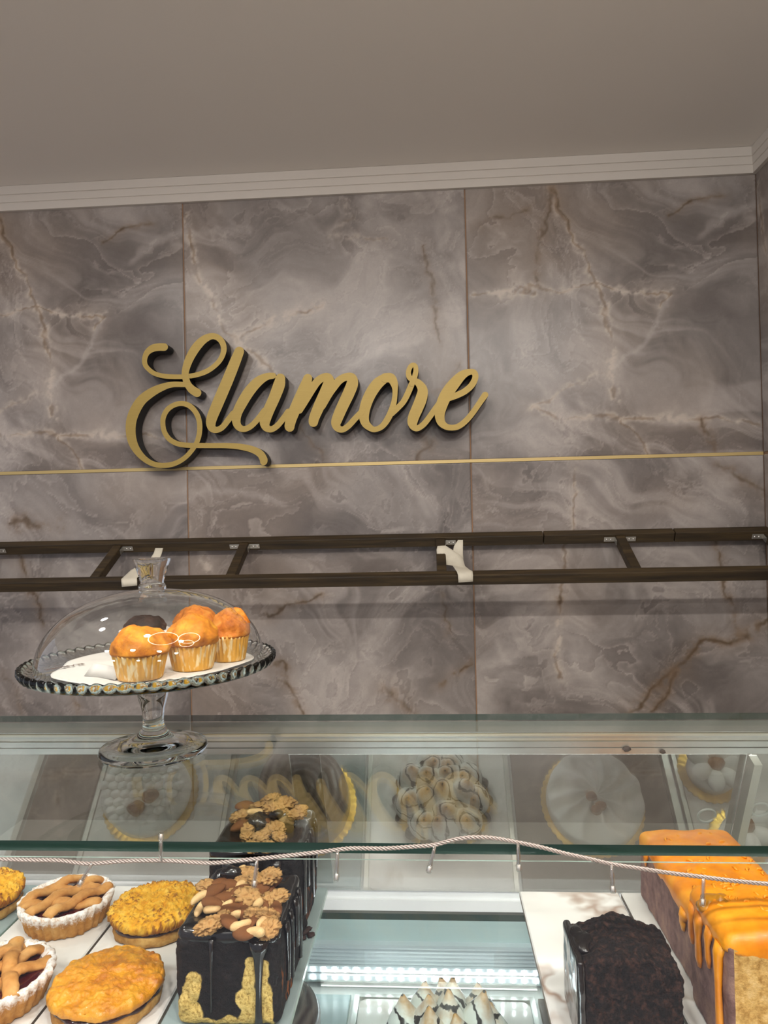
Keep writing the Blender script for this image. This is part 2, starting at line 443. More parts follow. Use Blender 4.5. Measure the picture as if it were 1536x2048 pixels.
VB = [([(366, 438), (380, 490), (393, 540), (410, 592), (427, 632), (450, 660), (478, 684), (512, 717), (548, 752)], .009, .9, 'pale'),
      ([(478, 686), (512, 664), (552, 645), (592, 630), (638, 618)], .007, .8, 'pale'),
      ([(852, 500), (846, 530), (866, 570), (872, 640), (884, 690)], .006, .55, 'brown'),
      ([(604, 853), (625, 890), (652, 926)], .006, .7, 'brown'),
      ([(868, 792), (895, 762), (928, 742)], .006, .8, 'brown'),
      ([(845, 868), (862, 890), (842, 922)], .012, .8, 'brown'),
      ([(690, 400), (700, 440), (670, 470), (720, 478), (770, 470)], .006, .5, 'pale'),
      ([(366, 475), (330, 470), (420, 470), (500, 466)], .008, .5, 'light'),
      ([(560, 860), (640, 800), (720, 720), (840, 680)], .008, .5, 'light')]
VC = [([(0, 1100), (24, 1110), (50, 1150), (72, 1200), (92, 1252)], .006, .9, 'brown'),
      ([(20, 1046), (60, 1040), (110, 1044)], .008, .8, 'brown'),
      ([(126, 1340), (142, 1380), (152, 1424)], .005, .8, 'brown'),
      ([(0, 1340), (30, 1390), (40, 1424)], .005, .6, 'brown')]
VD = [([(386, 1046), (400, 1108), (432, 1172)], .007, .8, 'pale'),
      ([(528, 1228), (580, 1208), (648, 1186)], .006, .9, 'brown'),
      ([(545, 1345), (560, 1332), (585, 1390), (606, 1424)], .008, .9, 'brown'),
      ([(780, 1372), (800, 1388), (826, 1424)], .014, .6, 'brown'),
      ([(878, 1360), (898, 1345), (945, 1312)], .006, .95, 'brown'),
      ([(880, 1185), (885, 1215), (892, 1270)], .005, .5, 'brown'),
      ([(380, 1000), (470, 980), (560, 1000)], .007, .5, 'light')]
VE = [([(1155, 942), (1152, 1000), (1141, 1050), (1125, 1130), (1118, 1205), (1122, 1268), (1113, 1320), (1126, 1362)], .007, .8, 'pale'),
      ([(1438, 1090), (1446, 1120), (1455, 1195), (1464, 1245), (1474, 1274)], .006, .8, 'brown'),
      ([(1255, 1424), (1300, 1378), (1342, 1352), (1372, 1312), (1402, 1290), (1452, 1284), (1492, 1264), (1536, 1240)], .010, 1.0, 'brown'),
      ([(1300, 1424), (1328, 1384), (1352, 1352)], .008, .9, 'brown'),
      ([(1118, 1196), (1119, 1208)], .010, .9, 'brown'),
      ([(1435, 940), (1480, 960), (1536, 1000)], .010, .7, 'brown'),
      ([(980, 1278), (1010, 1320)], .006, .5, 'light')]
STONE = stone_material('onyx_print_tile')
wall = MB().box(-4.2, XR+.15, WY+.0035, WY+.15, 0, ZC+.15).build('wall_back', MAT['grout'], smooth=False); tag(wall, kind='structure')
G = .0022
def tile_mesh(w, h, nx, nz, seed, veins, x0, z0):
    """thin tile with eased edges; the printed stone colours sit on its face grid"""
    b = .0015
    xs = np.linspace(G+b, w-G-b, nx); zs = np.linspace(G+b, h-G-b, nz)
    X, Z = np.meshgrid(xs, zs); n = nx*nz
    V = np.zeros((n, 3)); V[:, 0] = X.ravel(); V[:, 2] = Z.ravel()
    i = np.arange(n).reshape(nz, nx); Q = np.stack([i[:-1, :-1], i[:-1, 1:], i[1:, 1:], i[1:, :-1]], -1).reshape(-1, 4)
    ring = np.concatenate([i[0, :], i[1:, -1], i[-1, -2::-1], i[-2:0:-1, 0]])
    R = V[ring].copy(); R[:, 0] = np.where(R[:, 0] < w/2, np.where(R[:, 0] < G+b*1.01, G, R[:, 0]), np.where(R[:, 0] > w-G-b*1.01, w-G, R[:, 0]))
    R[:, 2] = np.where(R[:, 2] < G+b*1.01, G, np.where(R[:, 2] > h-G-b*1.01, h-G, R[:, 2]))
    R1 = R.copy(); R1[:, 1] = b; R2 = R.copy(); R2[:, 1] = .0125
    m = len(ring); k = np.arange(m); k2 = (k+1) % m
    F = np.concatenate([Q, np.stack([ring, n+k, n+k2, ring[k2]], 1), np.stack([n+k, n+m+k, n+m+k2, n+k2], 1)])
    V = np.concatenate([V, R1, R2])
    vs = []
    for pts, wd, am, kind in veins:
        q = [at(x, y, 'Y', WY) for x, y in pts]; vs.append(([((p[0]-x0)/K, (p[2]-z0)/K) for p in q], wd, am, kind))
    c = marble_colours(V[:, [0, 2]]/K, seed, vs)/255.0
    c = np.where(c > .04045, ((c+.055)/1.055)**2.4, c/12.92)
    me = bpy.data.meshes.new('tile'); me.vertices.add(len(V)); me.vertices.foreach_set('co', V.ravel())
    me.loops.add(F.size); me.loops.foreach_set('vertex_index', F.ravel().astype(np.int32))
    me.polygons.add(len(F)); me.polygons.foreach_set('loop_start', np.arange(0, F.size, 4, dtype=np.int32))
    me.update(calc_edges=True); me.validate()
    at_ = me.color_attributes.new('print', 'FLOAT_COLOR', 'POINT'); at_.data.foreach_set('color', np.concatenate([c, np.ones((len(c), 1))], 1).ravel().astype(np.float32))
    me.materials.append(STONE); return me
ZR = [wz(.15), wz(.957), ZT]
TM = {'A': tile_mesh(JX[4]-JX[3], ZC-.02-ZT, 250, 250, 1, VA, JX[3], ZT), 'B': tile_mesh(JX[3]-JX[2], ZC-.02-ZT, 250, 250, 2, VB, JX[2], ZT),
      'C': tile_mesh(JX[2]-JX[1], ZT-.005-ZR[1], 170, 170, 3, VC, JX[1], ZR[1]), 'D': tile_mesh(JX[3]-JX[2], ZT-.005-ZR[1], 250, 250, 4, VD, JX[2], ZR[1]),
      'E': tile_mesh(JX[4]-JX[3], ZT-.005-ZR[1], 250, 250, 5, VE, JX[3], ZR[1]), 'G': tile_mesh(JX[4]-JX[3], ZR[1]-.005-ZR[0], 70, 70, 7, [], JX[3], ZR[0]), 'F': tile_mesh(JX[3]-JX[2], ZR[1]-.005-ZR[0], 70, 70, 6, [], JX[2], ZR[0])}
def put_tile(key, parent, loc, rz=0):
    o = bpy.data.objects.new('tile', TM[key]); COL.objects.link(o); o.parent = parent; o.location = loc; o.rotation_euler = (0, 0, rz)
for r, keys in ((2, 'BABA'), (1, 'DCDE'), (0, 'FFFG')):
    for i in range(4):
        if r == 2 and i == 0: continue
        put_tile(keys[i], wall, (JX[i+1]-(JX[4]-JX[3]) if keys[i] == 'A' else JX[i], WY, ZR[r]))
right = MB().box(XR, XR+.15, -2.5, WY+.0035, 0, ZC+.15).build('wall_right', MAT['grout'], smooth=False); tag(right, kind='structure')
for j in range(2):
    for r, key in ((2, 'B'), (1, 'D'), (0, 'F')):
        put_tile(key, right, (XR-.0035, WY-.002-1.097*j, ZR[r]), -math.pi/2)
tag(MB().box(-4.2, XR+.15, -2.5, WY+.15, ZC, ZC+.1).build('ceiling', MAT['ceiling'], smooth=False), kind='structure')
tag(MB().box(-4.2, XR+.15, -2.5, WY+.15, -.1, 0).build('floor', MAT['floor'], smooth=False), kind='structure')
t1 = MB().box(JX[1], XR-.0035, WY-.0035, WY+.003, ZT-.0085, ZT+.0035).build('trim_1', MAT['gold_trim'], smooth=False); tag(t1, kind='structure')
# stepped crown moulding: profile (distance from wall, height)
PR = [(0, 2.5285), (.0300, 2.5285), (.0300, 2.5490), (.0270, 2.5500), (.0270, 2.5515), (.0345, 2.5525), (.0345, 2.5715), (.0315, 2.5725), (.0315, 2.574), (.040, 2.575), (.040, 2.5995), (0, 2.5995)]
PR = [(d*.5, wz(z)) for d, z in PR]
def mould(name, a, b, inward, mitre):
    mb = MB(); n = len(PR); V = []
    for end, p in ((0, a), (1, b)):
        for d, z in PR:
            q = Vector(p) + Vector(inward)*d
            if mitre[end]: q += Vector(mitre[end])*d
            V.append((q.x, q.y, z))
    mb.add(V, [(i, (i+1) % n, n+(i+1) % n, n+i) for i in range(n)] + [tuple(range(n))[::-1], tuple(range(n, 2*n))])
    return tag(mb.build(name, MAT['mould'], smooth=False), kind='structure')
mould('trim_2', (-4.0, WY-.001, 0), (XR-.0035, WY-.001, 0), (0, -1, 0), (None, (-1, 0, 0)))
mould('trim_3', (XR-.0035, WY-.001, 0), (XR-.0035, -2.4, 0), (-1, 0, 0), ((0, -1, 0), None))

wb = thing('back_counter', 'low white counter along the marble wall behind the display case', 'counter', (-.2, 2.33, 0))
MB().box(-1.416, 1.43, -.40, .368, .430, .461).build('worktop', MAT['bench'], wb, smooth=False)
MB().box(-1.40, 1.42, -.37, .365, 0, .430).build('cabinet_body', MAT['bench_body'], wb, smooth=False)

# ------------------------------------------------------------------ sign
sg = thing('wall_sign', 'gold script lettering sign with black sides reading Elamore', 'sign', (-.3*K, WY, 2.0))
def z1(L): return [(240+x/4.8, 650+y/4.8, w/4.8) for x, y, w in L]
def z2(L): return [(400+x/4.8, 680+y/4.8, w/4.8) for x, y, w in L]
def z3(L): return [(680+x/4.8, 700+y/4.8, w/4.8) for x, y, w in L]
STROKES = {
 'letter_e_capital': [z1([(425, 212, 75), (370, 212, 75), (310, 225, 72), (260, 265, 60), (238, 320, 52), (240, 375, 50), (270, 420, 46), (330, 465, 45), (420, 490, 46), (520, 497, 46), (620, 495, 46), (720, 482, 48), (820, 450, 50), (900, 400, 50), (965, 330, 52), (996, 250, 55), (988, 180, 58), (945, 125, 58), (880, 108, 62), (800, 145, 80), (725, 225, 90), (665, 330, 84), (632, 430, 74), (630, 500, 68), (652, 570, 70), (692, 620, 80), (742, 652, 84)]),
                      z1([(640, 572, 50), (500, 572, 56), (400, 600, 72), (300, 650, 90), (210, 720, 100), (150, 810, 105), (112, 910, 105), (103, 1010, 100), (118, 1110, 92), (160, 1200, 76), (230, 1280, 60), (310, 1330, 52), (400, 1348, 50), (490, 1340, 50), (570, 1310, 48), (640, 1260, 47), (700, 1190, 48), (745, 1110, 50), (765, 1020, 52), (763, 930, 52), (735, 850, 52), (680, 785, 52), (610, 755, 50), (530, 765, 50), (460, 810, 52), (420, 880, 52), (413, 950, 50), (430, 1030, 50), (480, 1100, 50), (560, 1142, 50), (660, 1155, 50), (780, 1157, 50), (900, 1158, 50), (1020, 1158, 52), (1150, 1168, 58), (1270, 1195, 65), (1345, 1235, 72), (1380, 1290, 75), (1380, 1312, 72)])],
 'letter_l': [z1([(1146, 256, 96), (1100, 370, 108), (1040, 520, 112), (980, 660, 114), (925, 790, 112), (885, 890, 106), (875, 945, 96), (888, 990, 80), (930, 1008, 60), (985, 982, 58), (1040, 915, 60), (1090, 850, 60)])],
 'letter_a': [z2([(705, 345, 58), (640, 355, 72), (560, 402, 96), (480, 490, 106), (410, 600, 106), (362, 700, 96), (352, 780, 84), (375, 836, 70), (425, 857, 58), (490, 830, 56), (560, 760, 56), (620, 680, 56)]),
              z2([(774, 372, 96), (760, 440, 116), (715, 560, 112), (670, 660, 110), (632, 760, 106), (627, 808, 96), (645, 846, 74), (690, 858, 60), (745, 825, 58), (800, 760, 58), (850, 690, 58)])],
 'letter_m': [z2([(1037, 372, 88), (1012, 450, 110), (965, 560, 116), (915, 670, 112), (880, 760, 106), (864, 825, 98), (866, 838, 92)]),
              z2([(960, 680, 60), (1020, 575, 72), (1075, 480, 78), (1130, 402, 78), (1190, 362, 74), (1232, 368, 90), (1240, 420, 112), (1215, 490, 115), (1175, 575, 112), (1135, 665, 108), (1100, 750, 100), (1092, 792, 92)]),
              z2([(1180, 640, 60), (1240, 525, 72), (1290, 452, 76), (1340, 392, 76), (1400, 360, 74), (1455, 366, 92), (1465, 420, 112), (1432, 510, 115), (1385, 610, 112), (1340, 710, 108), (1312, 785, 100), (1312, 825, 84), (1336, 856, 66), (1378, 860, 58), (1430, 825, 58), (1490, 760, 58), (1566, 680, 58)])],
 'letter_o': [z3([(435, 272, 90), (360, 330, 110), (292, 430, 110), (247, 540, 106), (232, 640, 96), (250, 710, 80), (300, 755, 60), (340, 765, 52), (400, 740, 55), (450, 680, 62), (490, 600, 62), (520, 500, 52), (530, 400, 50), (522, 330, 72), (490, 275, 90), (435, 272, 90)]),
              z3([(498, 612, 58), (555, 560, 56), (610, 500, 56), (650, 425, 58), (688, 335, 58)])],
 'letter_r': [z3([(712, 300, 50), (668, 268, 52), (658, 215, 48), (678, 165, 46), (704, 150, 44), (726, 165, 44), (728, 215, 48), (715, 270, 52), (692, 328, 56)]),
              z3([(708, 290, 50), (760, 330, 72), (793, 390, 96), (780, 470, 110), (745, 560, 110), (710, 640, 106), (697, 700, 96), (712, 742, 72), (747, 755, 56), (800, 720, 56), (850, 660, 56), (900, 590, 56), (950, 520, 56)])],
 'letter_e': [z3([(1040, 468, 60), (1120, 440, 60), (1200, 400, 60), (1265, 340, 60), (1297, 270, 58), (1285, 224, 56), (1240, 218, 58), (1170, 250, 86), (1090, 335, 110), (1022, 430, 116), (977, 530, 110), (957, 620, 96), (967, 690, 80), (1005, 733, 62), (1060, 750, 55), (1130, 740, 55), (1200, 690, 55), (1270, 610, 55), (1340, 510, 55), (1385, 445, 60), (1392, 437, 58)])]}
LET = list(STROKES)
YF, YB = WY-.055*K, WY-.010*K
def stroke_mesh(mb, S, lift):
    C = catmull([(*at(x, y, 'Y', YF)[[0, 2]], w*1.947*K/FPX) for x, y, w in S], 6)
    n = len(C); T = np.gradient(C[:, :2], axis=0); T /= np.linalg.norm(T, axis=1, keepdims=True); Nn = np.stack([-T[:, 1], T[:, 0]], 1)
    outL = []; outR = []
    for i in range(n): outL.append(C[i, :2]+Nn[i]*C[i, 2]/2); outR.append(C[i, :2]-Nn[i]*C[i, 2]/2)
    cap0 = []; cap1 = []
    for k in range(1, 8):
        a = math.pi*k/8
        cap0.append(C[0, :2]+C[0, 2]/2*(math.cos(a)*Nn[0]-math.sin(a)*T[0])); cap1.append(C[-1, :2]+C[-1, 2]/2*(math.cos(a)*-Nn[-1]+math.sin(a)*T[-1]))
    loop = outR + cap1 + outL[::-1] + cap0      # ccw outline
    m = len(loop)
    # the face rises a hair along the stroke, so crossing strokes lie one over the other
    pos = [i/n for i in range(n)]+[1.0]*7+[1-i/n for i in range(n)]+[0.0]*7
    V = [(p[0], YF-lift-.0016*f, p[1]) for p, f in zip(loop, pos)] + [(p[0], YB, p[1]) for p in loop]
    V = [(x+.3*K, y-WY, z-2.0) for x, y, z in V]
    F = []; I = []
    iL = lambda i: n+7+(n-1-i)
    for i in range(n-1): F.append((i, i+1, iL(i+1), iL(i))); I.append(0)
    F.append(tuple([n-1]+list(range(n, n+7))+[iL(n-1)])); I.append(0)
    F.append(tuple([iL(0)]+list(range(2*n+7, m))+[0])); I.append(0)
    for i in range(m): j = (i+1) % m; F.append((i, m+i, m+j, j)); I.append(1)
    o = len(mb.V); mb.V += V; mb.F += [tuple(k+o for k in f) for f in F]; mb.I += I
for nm, ss in STROKES.items():
    mb = MB()
    for k, s in enumerate(ss): stroke_mesh(mb, s, .0007*k+.0022*LET.index(nm))
    mb.build(nm, [MAT['gold'], MAT['black']], sg, smooth=False)
pin = None
for nm, k, i in (('letter_e_capital', 1, 6), ('letter_e_capital', 0, 21), ('letter_l', 0, 3), ('letter_a', 1, 2), ('letter_m', 1, 8), ('letter_o', 0, 2), ('letter_r', 1, 4), ('letter_e', 0, 9)):
    x, y, _ = STROKES[nm][k][i]; p = at(x, y, 'Y', YF)
    if pin is None:
        V, F = lathe([(0, 0), (.004, 0), (.004, .016), (0, .016)], 8); pin = MB().add([(v[0], -v[2], v[1]) for v in V], F).build('stand_off_pin', MAT['black'], sg); o = pin
    else: o = copy_obj(pin, sg)
    o.location = (p[0]+.3*K, 0, p[2]-2.0)

# ------------------------------------------------------------------ tilted wooden shelf frame
fr = thing('shelf_frame', 'dark stained wooden shelf frame with cross struts fixed to the wall', 'shelf frame', (0, 1.985*K, wz(1.549)))
fr.scale = (K, K, K)
TILT = math.atan2(.095, .175)
cT, sT = math.cos(TILT), math.sin(TILT)
def tl(x, a, b): return (x, -a*cT - b*sT, -a*sT + b*cT)      # a: along slope towards the viewer, b: normal (up)
def bar(name, x0, x1, a0, a1, b0, b1, mat, parent):
    V = [tl(x, a, b) for b in (b0, b1) for a in (a1, a0) for x in (x0, x1)]
    mb = MB(); mb.add(V, [(0, 2, 3, 1), (4, 5, 7, 6), (0, 1, 5, 4), (2, 6, 7, 3), (0, 4, 6, 2), (1, 3, 7, 5)])
    o = mb.build(name, mat, parent, smooth=False)
    bv = o.modifiers.new('bevel', 'BEVEL'); bv.width = .0025; bv.segments = 2
    return o
XS = [-1.70, .10, .905]
bar('rear_rail', -2.2, .31, -.002, .024, -.014, .016, MAT['wood'], fr); bar('rear_rail', .312, .66, -.002, .024, -.014, .016, MAT['wood'], fr); bar('rear_rail', .662, .91, -.002, .024, -.014, .016, MAT['wood'], fr)
bar('front_rail', -2.2, .91, .190, .214, -.016, .014, MAT['wood'], fr)
SX = [-1.255, -.8815, -.518, .0293, .515, .905]
for k, x in enumerate(SX):
    hw = .0125
    bar('strut', x-hw, x+(hw if k < 5 else .005), .0245, .1895, -.012, .012, MAT['wood'], fr)
    for sgn in (-1, 1):
        if (sgn == -1 and k in (1, 3)) or (sgn == 1 and k == 5): continue
        xa = x+sgn*(hw+.0005); xb = x+sgn*(hw+.030)
        br = bar('bracket', min(xa, xb), max(xa, xb), .0244, .0262, -.007, .007, MAT['zinc'], fr)
        mb = MB(); xs = sorted((xa, xa+sgn*.0018))
        V = [tl(xx, a, b) for b in (-.007, .007) for a in (.046, .0262) for xx in xs]
        mb.add(V, [(0, 2, 3, 1), (4, 5, 7, 6), (0, 1, 5, 4), (2, 6, 7, 3), (0, 4, 6, 2), (1, 3, 7, 5)]).build('bracket_leg', MAT['zinc'], br, smooth=False)
        for q in (.012, .023):
            V, F = sphere(8, 6); c = tl(x+sgn*(hw+q), .0265, 0)
            MB().add([(v[0]*.003+c[0], v[1]*.0015+c[1], v[2]*.003+c[2]) for v in V], F).build('screw', MAT['zinc'], br)
def tape_strip(parent, rows, name='paper_tape', label=None):
    """rows: list of (px left, px right, depth) from top to bottom; a wrinkled band with thickness"""
    mb = MB(); n = len(rows); m = 7; V = []
    for (l, r, Y) in rows:
        A = at(*l, 'Y', Y*K); B = at(*r, 'Y', Y*K)
        for k in range(m):
            f = k/(m-1); p = A*(1-f)+B*f; V.append(p)
    V = np.array(V); V[:, 1] += .004*fbm(V, 70, 3, 5)-.001
    Bk = V.copy(); Bk[:, 1] += .003
    W = (np.vstack([V, Bk]) - np.array([0, 1.985*K, wz(1.549)]))/K; N = n*m
    F = []
    for i in range(n-1):
        for k in range(m-1):
            a = i*m+k; F.append((a, a+m, a+m+1, a+1)); F.append((N+a, N+a+1, N+a+m+1, N+a+m))
    ring = [k for k in range(m)]+[i*m+m-1 for i in range(1, n)]+[(n-1)*m+k for k in range(m-2, -1, -1)]+[i*m for i in range(n-2, 0, -1)]
    for i in range(len(ring)): a, b = ring[i], ring[(i+1) % len(ring)]; F.append((a, b, N+b, N+a))
    o = mb.add(W, F).build(name, MAT['tape'], parent)
    if label: o['label'] = label
    return o
tape_strip(fr, [((916, 1080), (926, 1080), 1.93), ((908, 1092), (926, 1092), 1.925), ((906, 1102), (926, 1106), 1.92), ((904, 1110), (927, 1122), 1.915)], label='torn white tape end')
tape_strip(fr, [((875, 1092), (891, 1091), 1.905), ((873, 1100), (905, 1100), 1.895), ((874, 1112), (918, 1108), 1.885), ((875, 1120), (926, 1118), 1.87), ((876, 1127), (930, 1132), 1.855), ((905, 1131), (940, 1140), 1.835), ((914, 1144), (945, 1142), 1.788), ((916, 1150), (946, 1150), 1.779), ((917, 1165), (946, 1163), 1.779)], label='white paper tape wrapped around strut and front rail')
tape_strip(fr, [((311, 1096), (326, 1096), 1.93), ((308, 1106), (323, 1108), 1.92), ((300, 1118), (318, 1122), 1.90), ((284, 1128), (306, 1134), 1.87), ((262, 1140), (284, 1146), 1.84), ((243, 1158), (274, 1156), 1.788), ((243, 1162), (274, 1162), 1.779), ((244, 1174), (274, 1171), 1.779)], label='white paper tape wrapped around front rail behind glass knob')

# ------------------------------------------------------------------ display case
CX0, CX1 = -1.05, .88
ca = thing('display_case', 'glass pastry display case with aluminium rail and tilted rear sliding doors', 'display case', (0, .85, 0))
OY = .85
def cpart(mb, name, mat, smooth=False, parent=None, label=None):
    mb.V = [(x, y-OY, z) for x, y, z in mb.V]
    o = mb.build(name, mat, ca if parent is None else parent, smooth=smooth)
    if label: o['label'] = label
    return o
def pane_box(x0, x1, y0, y1, z0, z1):
    mb = MB(); mb.box(x0, x1, y0, y1, z0, z1); mb.I = [0, 0, 1, 1, 1, 1]; return mb
cpart(pane_box(CX0, CX1, .6545, 1.088, 1.2945, 1.304), 'top_glass', [MAT['pane'], MAT['edge']])
# fluted rear rail
mb = MB(); zs = [1.263, 1.277, 1.2905]
prof = [(1.086, 1.2935), (1.031, 1.2935), (1.031, 1.2925), (1.0325, 1.2915), (1.0300, 1.2905), (1.0300, 1.2815), (1.0325, 1.2808), (1.0295, 1.2800), (1.0295, 1.2722), (1.0318, 1.2715), (1.029, 1.2708), (1.029, 1.2625),
        (1.0325, 1.2625), (1.0325, 1.280), (1.086, 1.280)]
n = len(prof); V = [(CX0, y, z) for y, z in prof]+[(CX1, y, z) for y, z in prof]
mb.add(V, [(i, n+i, n+(i+1) % n, (i+1) % n) for i in range(n)]+[tuple(range(n)), tuple(range(n, 2*n))[::-1]])
cpart(mb, 'rear_rail', MAT['alu'])
cpart(MB().box(CX0+.02, CX1-.02, 1.046, 1.056, 1.2685, 1.2745), 'unseen_fill_bar', MAT['fill_glow'])  # added emitter, unseen behind the rail lip, brightens slabs and pastries
# front pane, leaning towards the customer
def slant(x0, x1, A, B, th):
    d = Vector((0, B[0]-A[0], B[1]-A[1])).normalized(); nrm = Vector((0, d.z, -d.y))
    mb = MB(); V = []
    for o in (0, th):
        for (y, z) in (A, B):
            for x in (x0, x1): V.append((x, y+nrm.y*o, z+nrm.z*o))
    mb.add(V, [(0, 1, 3, 2), (4, 6, 7, 5), (0, 4, 5, 1), (2, 3, 7, 6), (0, 2, 6, 4), (1, 5, 7, 3)]); mb.I = [0, 0, 1, 1, 1, 1]
    return mb
cpart(slant(CX0, CX1, (.651, 1.291), (.505, .80), .006), 'front_glass', [MAT['pane_front'], MAT['edge_pale']])
# rear doors (25 degrees)
th = math.radians(25)
def dpt(s, off=0): return (1.036+s*math.sin(th)+off*math.cos(th), 1.262-s*math.cos(th)+off*math.sin(th))
SL = .286
def door(x0, x1, off, hole):
    d = cpart(slant(x0, x1, dpt(0, off), dpt(SL, off), .003), 'sliding_door', [MAT['pane_door'], MAT['ground_edge']])
    if hole is not None:
        y, z = dpt(.12, off-.004); ex = Vector((1, 0, 0)); ey = Vector((0, math.sin(th), -math.cos(th))); nn = Vector((0, math.cos(th), math.sin(th)))
        pts = [Vector((hole, y, z))+ex*(.0128*math.cos(a))+ey*(.0128*math.sin(a))+nn*.003 for a in np.linspace(0, 2*math.pi, 33)[:-1]]
        V, F = tube(pts, .0016, 6, 1, True); m2 = MB().add(V, F)
        cpart(m2, 'finger_hole', MAT['ground_edge'], True, d)
    return d
door(CX0+.02, -.170, .012, None); door(-.213, .440, 0, .401); door(.452, CX1-.02, .012, .483)
d = cpart(slant(.4405, .4515, dpt(.0, -.004), dpt(SL, -.004), .02), 'door_post', MAT['alu'])
# rear wall of the well, door track, light strip
RY = 1.155
cpart(MB().box(CX0, CX1, RY+.004, RY+.03, .85, .957), 'rear_panel', MAT['cold_panel'])
cpart(MB().box(CX0, CX1, RY-.004, RY+.05, .971, .988).box(CX0, CX1, RY+.002, RY+.045, .988, 1.000), 'door_track', MAT['white_metal'])
cpart(MB().box(CX0, CX1, RY+.003, RY+.03, .957, .971), 'groove_shade', MAT['alu_dark'])  # flat darker strip standing in for the shadowed groove under the track
ls = MB().box(-.212, .158, RY-.008, RY+.004, .862, .918); led = cpart(ls, 'led_strip', MAT['acrylic'])
for z in (.912, .906, .900, .894, .888):
    V, F = tube([(-.212, RY-.008-OY, z), (.158, RY-.008-OY, z)], .0016, 8); MB().add(V, F).build('rib', MAT['acrylic'], led)
for z in (.8815, .869):
    MB().box(-.212, .158, RY-.0135-OY, RY-.008-OY, z-.0048, z+.0048).build('lens', MAT['acrylic'], led, smooth=False)
chip = None
for z in (.8815, .869):
    for k in range(21):
        x = -.203+k*.01775
        if chip is None:
            V, F = sphere(8, 6); chip = MB().add([(v[0]*.0027, v[1]*.001, v[2]*.0036) for v in V], F).build('led_chip', MAT['led'], led)
            chip.location = (x, RY-.0150-OY, z)
        else: copy_obj(chip, led, (x, RY-.0150-OY, z))
# shelves
cpart(pane_box(CX0, CX1, .585, .905, 1.094, 1.102), 'glass_shelf', [MAT['pane_shelf'], MAT['edge']])
cpart(MB().box(CX0, CX1, .592, .602, 1.083, 1.0935), 'unseen_shelf_fill', MAT['fill_glow_low'])  # added emitter, out of view, brightens the lower cakes for their reflections
cpart(MB().box(CX0, CX1, .50, 1.185, .822, .842), 'well_floor', MAT['white_metal'])
cpart(MB().box(CX0, CX1, .50, 1.185, .02, .822), 'plinth', MAT['bench_body'])
for x0 in (CX0, CX1-.012):
    mb = MB(); y = [(.645, 1.293), (.51, .82), (1.18, .82), (1.18, .96), (1.04, 1.26), (1.08, 1.28), (1.08, 1.293)]
    V = [(x0, a, b) for a, b in y]+[(x0+.012, a, b) for a, b in y]; k = len(y)
    mb.add(V, [tuple(range(k))[::-1], tuple(range(k, 2*k))]+[(i, (i+1) % k, k+(i+1) % k, k+i) for i in range(k)])
    cpart(mb, 'side_glass', MAT['pane_front'])
for x in (-.828, .456):
    o = MB().box(x-.006, x+.006, .52, 1.14, .8425, .8555).build('divider_strip', MAT['alu'], smooth=False)
    tag(o, 'aluminium divider strip on the lower shelf at the '+('left' if x < 0 else 'right'), 'divider')
MAT['crumb'] = simple('chocolate_crumb', lin(52, 32, 26), .7, nscale=60, namp=.4)

# ------------------------------------------------------------------ slabs on the upper shelf and trays below
def slab(name, x0, x1, y0, y1, z0, z1, top, label, cat='slab', group=None):
    o = MB(); b = .0015
    V = [(x0, y0, z0), (x1, y0, z0), (x1, y1, z0), (x0, y1, z0), (x0, y0, z1-b), (x1, y0, z1-b), (x1, y1, z1-b), (x0, y1, z1-b), (x0+b, y0+b, z1), (x1-b, y0+b, z1), (x1-b, y1-b, z1), (x0+b, y1-b, z1)]
    F = [(3, 2, 1, 0), (0, 1, 5, 4), (1, 2, 6, 5), (2, 3, 7, 6), (3, 0, 4, 7), (4, 5, 9, 8), (5, 6, 10, 9), (6, 7, 11, 10), (7, 4, 8, 11), (8, 9, 10, 11)]
    cx, cy = (x0+x1)/2, (y0+y1)/2
    o.add([(x-cx, y-cy, z-z0) for x, y, z in V], F, 0); o.I = [1, 1, 1, 1, 1, 0, 0, 0, 0, 0]
    ob = o.build(name, top, None, False, (cx, cy, z0)); return tag(ob, label, cat, group)
WM = [white_marble('white_marble_%d' % i, i*2.7+1) for i in range(5)]
SE = MAT['slab_edge']; Z0, Z1 = 1.1022, 1.110
slab('slate_slab', -.655, -.5300, .60, .950, Z0, Z1, [MAT['slate'], MAT['edge_pale']], 'teal grey slab at the far left under a yellow tart')
slab('marble_slab', -.5270, -.4055, .60, .950, Z0, Z1, [WM[0], SE], 'white marble slab carrying the sugar dusted lattice tarts')
slab('marble_slab', -.4025, -.2785, .60, .950, Z0, Z1, [WM[1], SE], 'white marble slab carrying the two yellow coconut tarts')
slab('slate_slab', -.2755, -.1470, .60, .952, Z0, Z1, [MAT['slate'], MAT['edge_pale']], 'teal grey slab under the chocolate marble loaf cake')
slab('marble_slab', .1075, .2350, .60, .948, Z0, Z1, [white_marble('white_marble_r', 31, (236, 234, 230), (150, 112, 84)), SE], 'white marble slab with brown vein under the chocolate cake')
slab('marble_slab', .2385, .3700, .60, .948, Z0, Z1, [WM[3], SE], 'white marble slab under the orange glazed cake')
slab('marble_slab', .3735, .5000, .60, .948, Z0, Z1, [WM[4], SE], 'white marble slab right of the orange glazed cake')
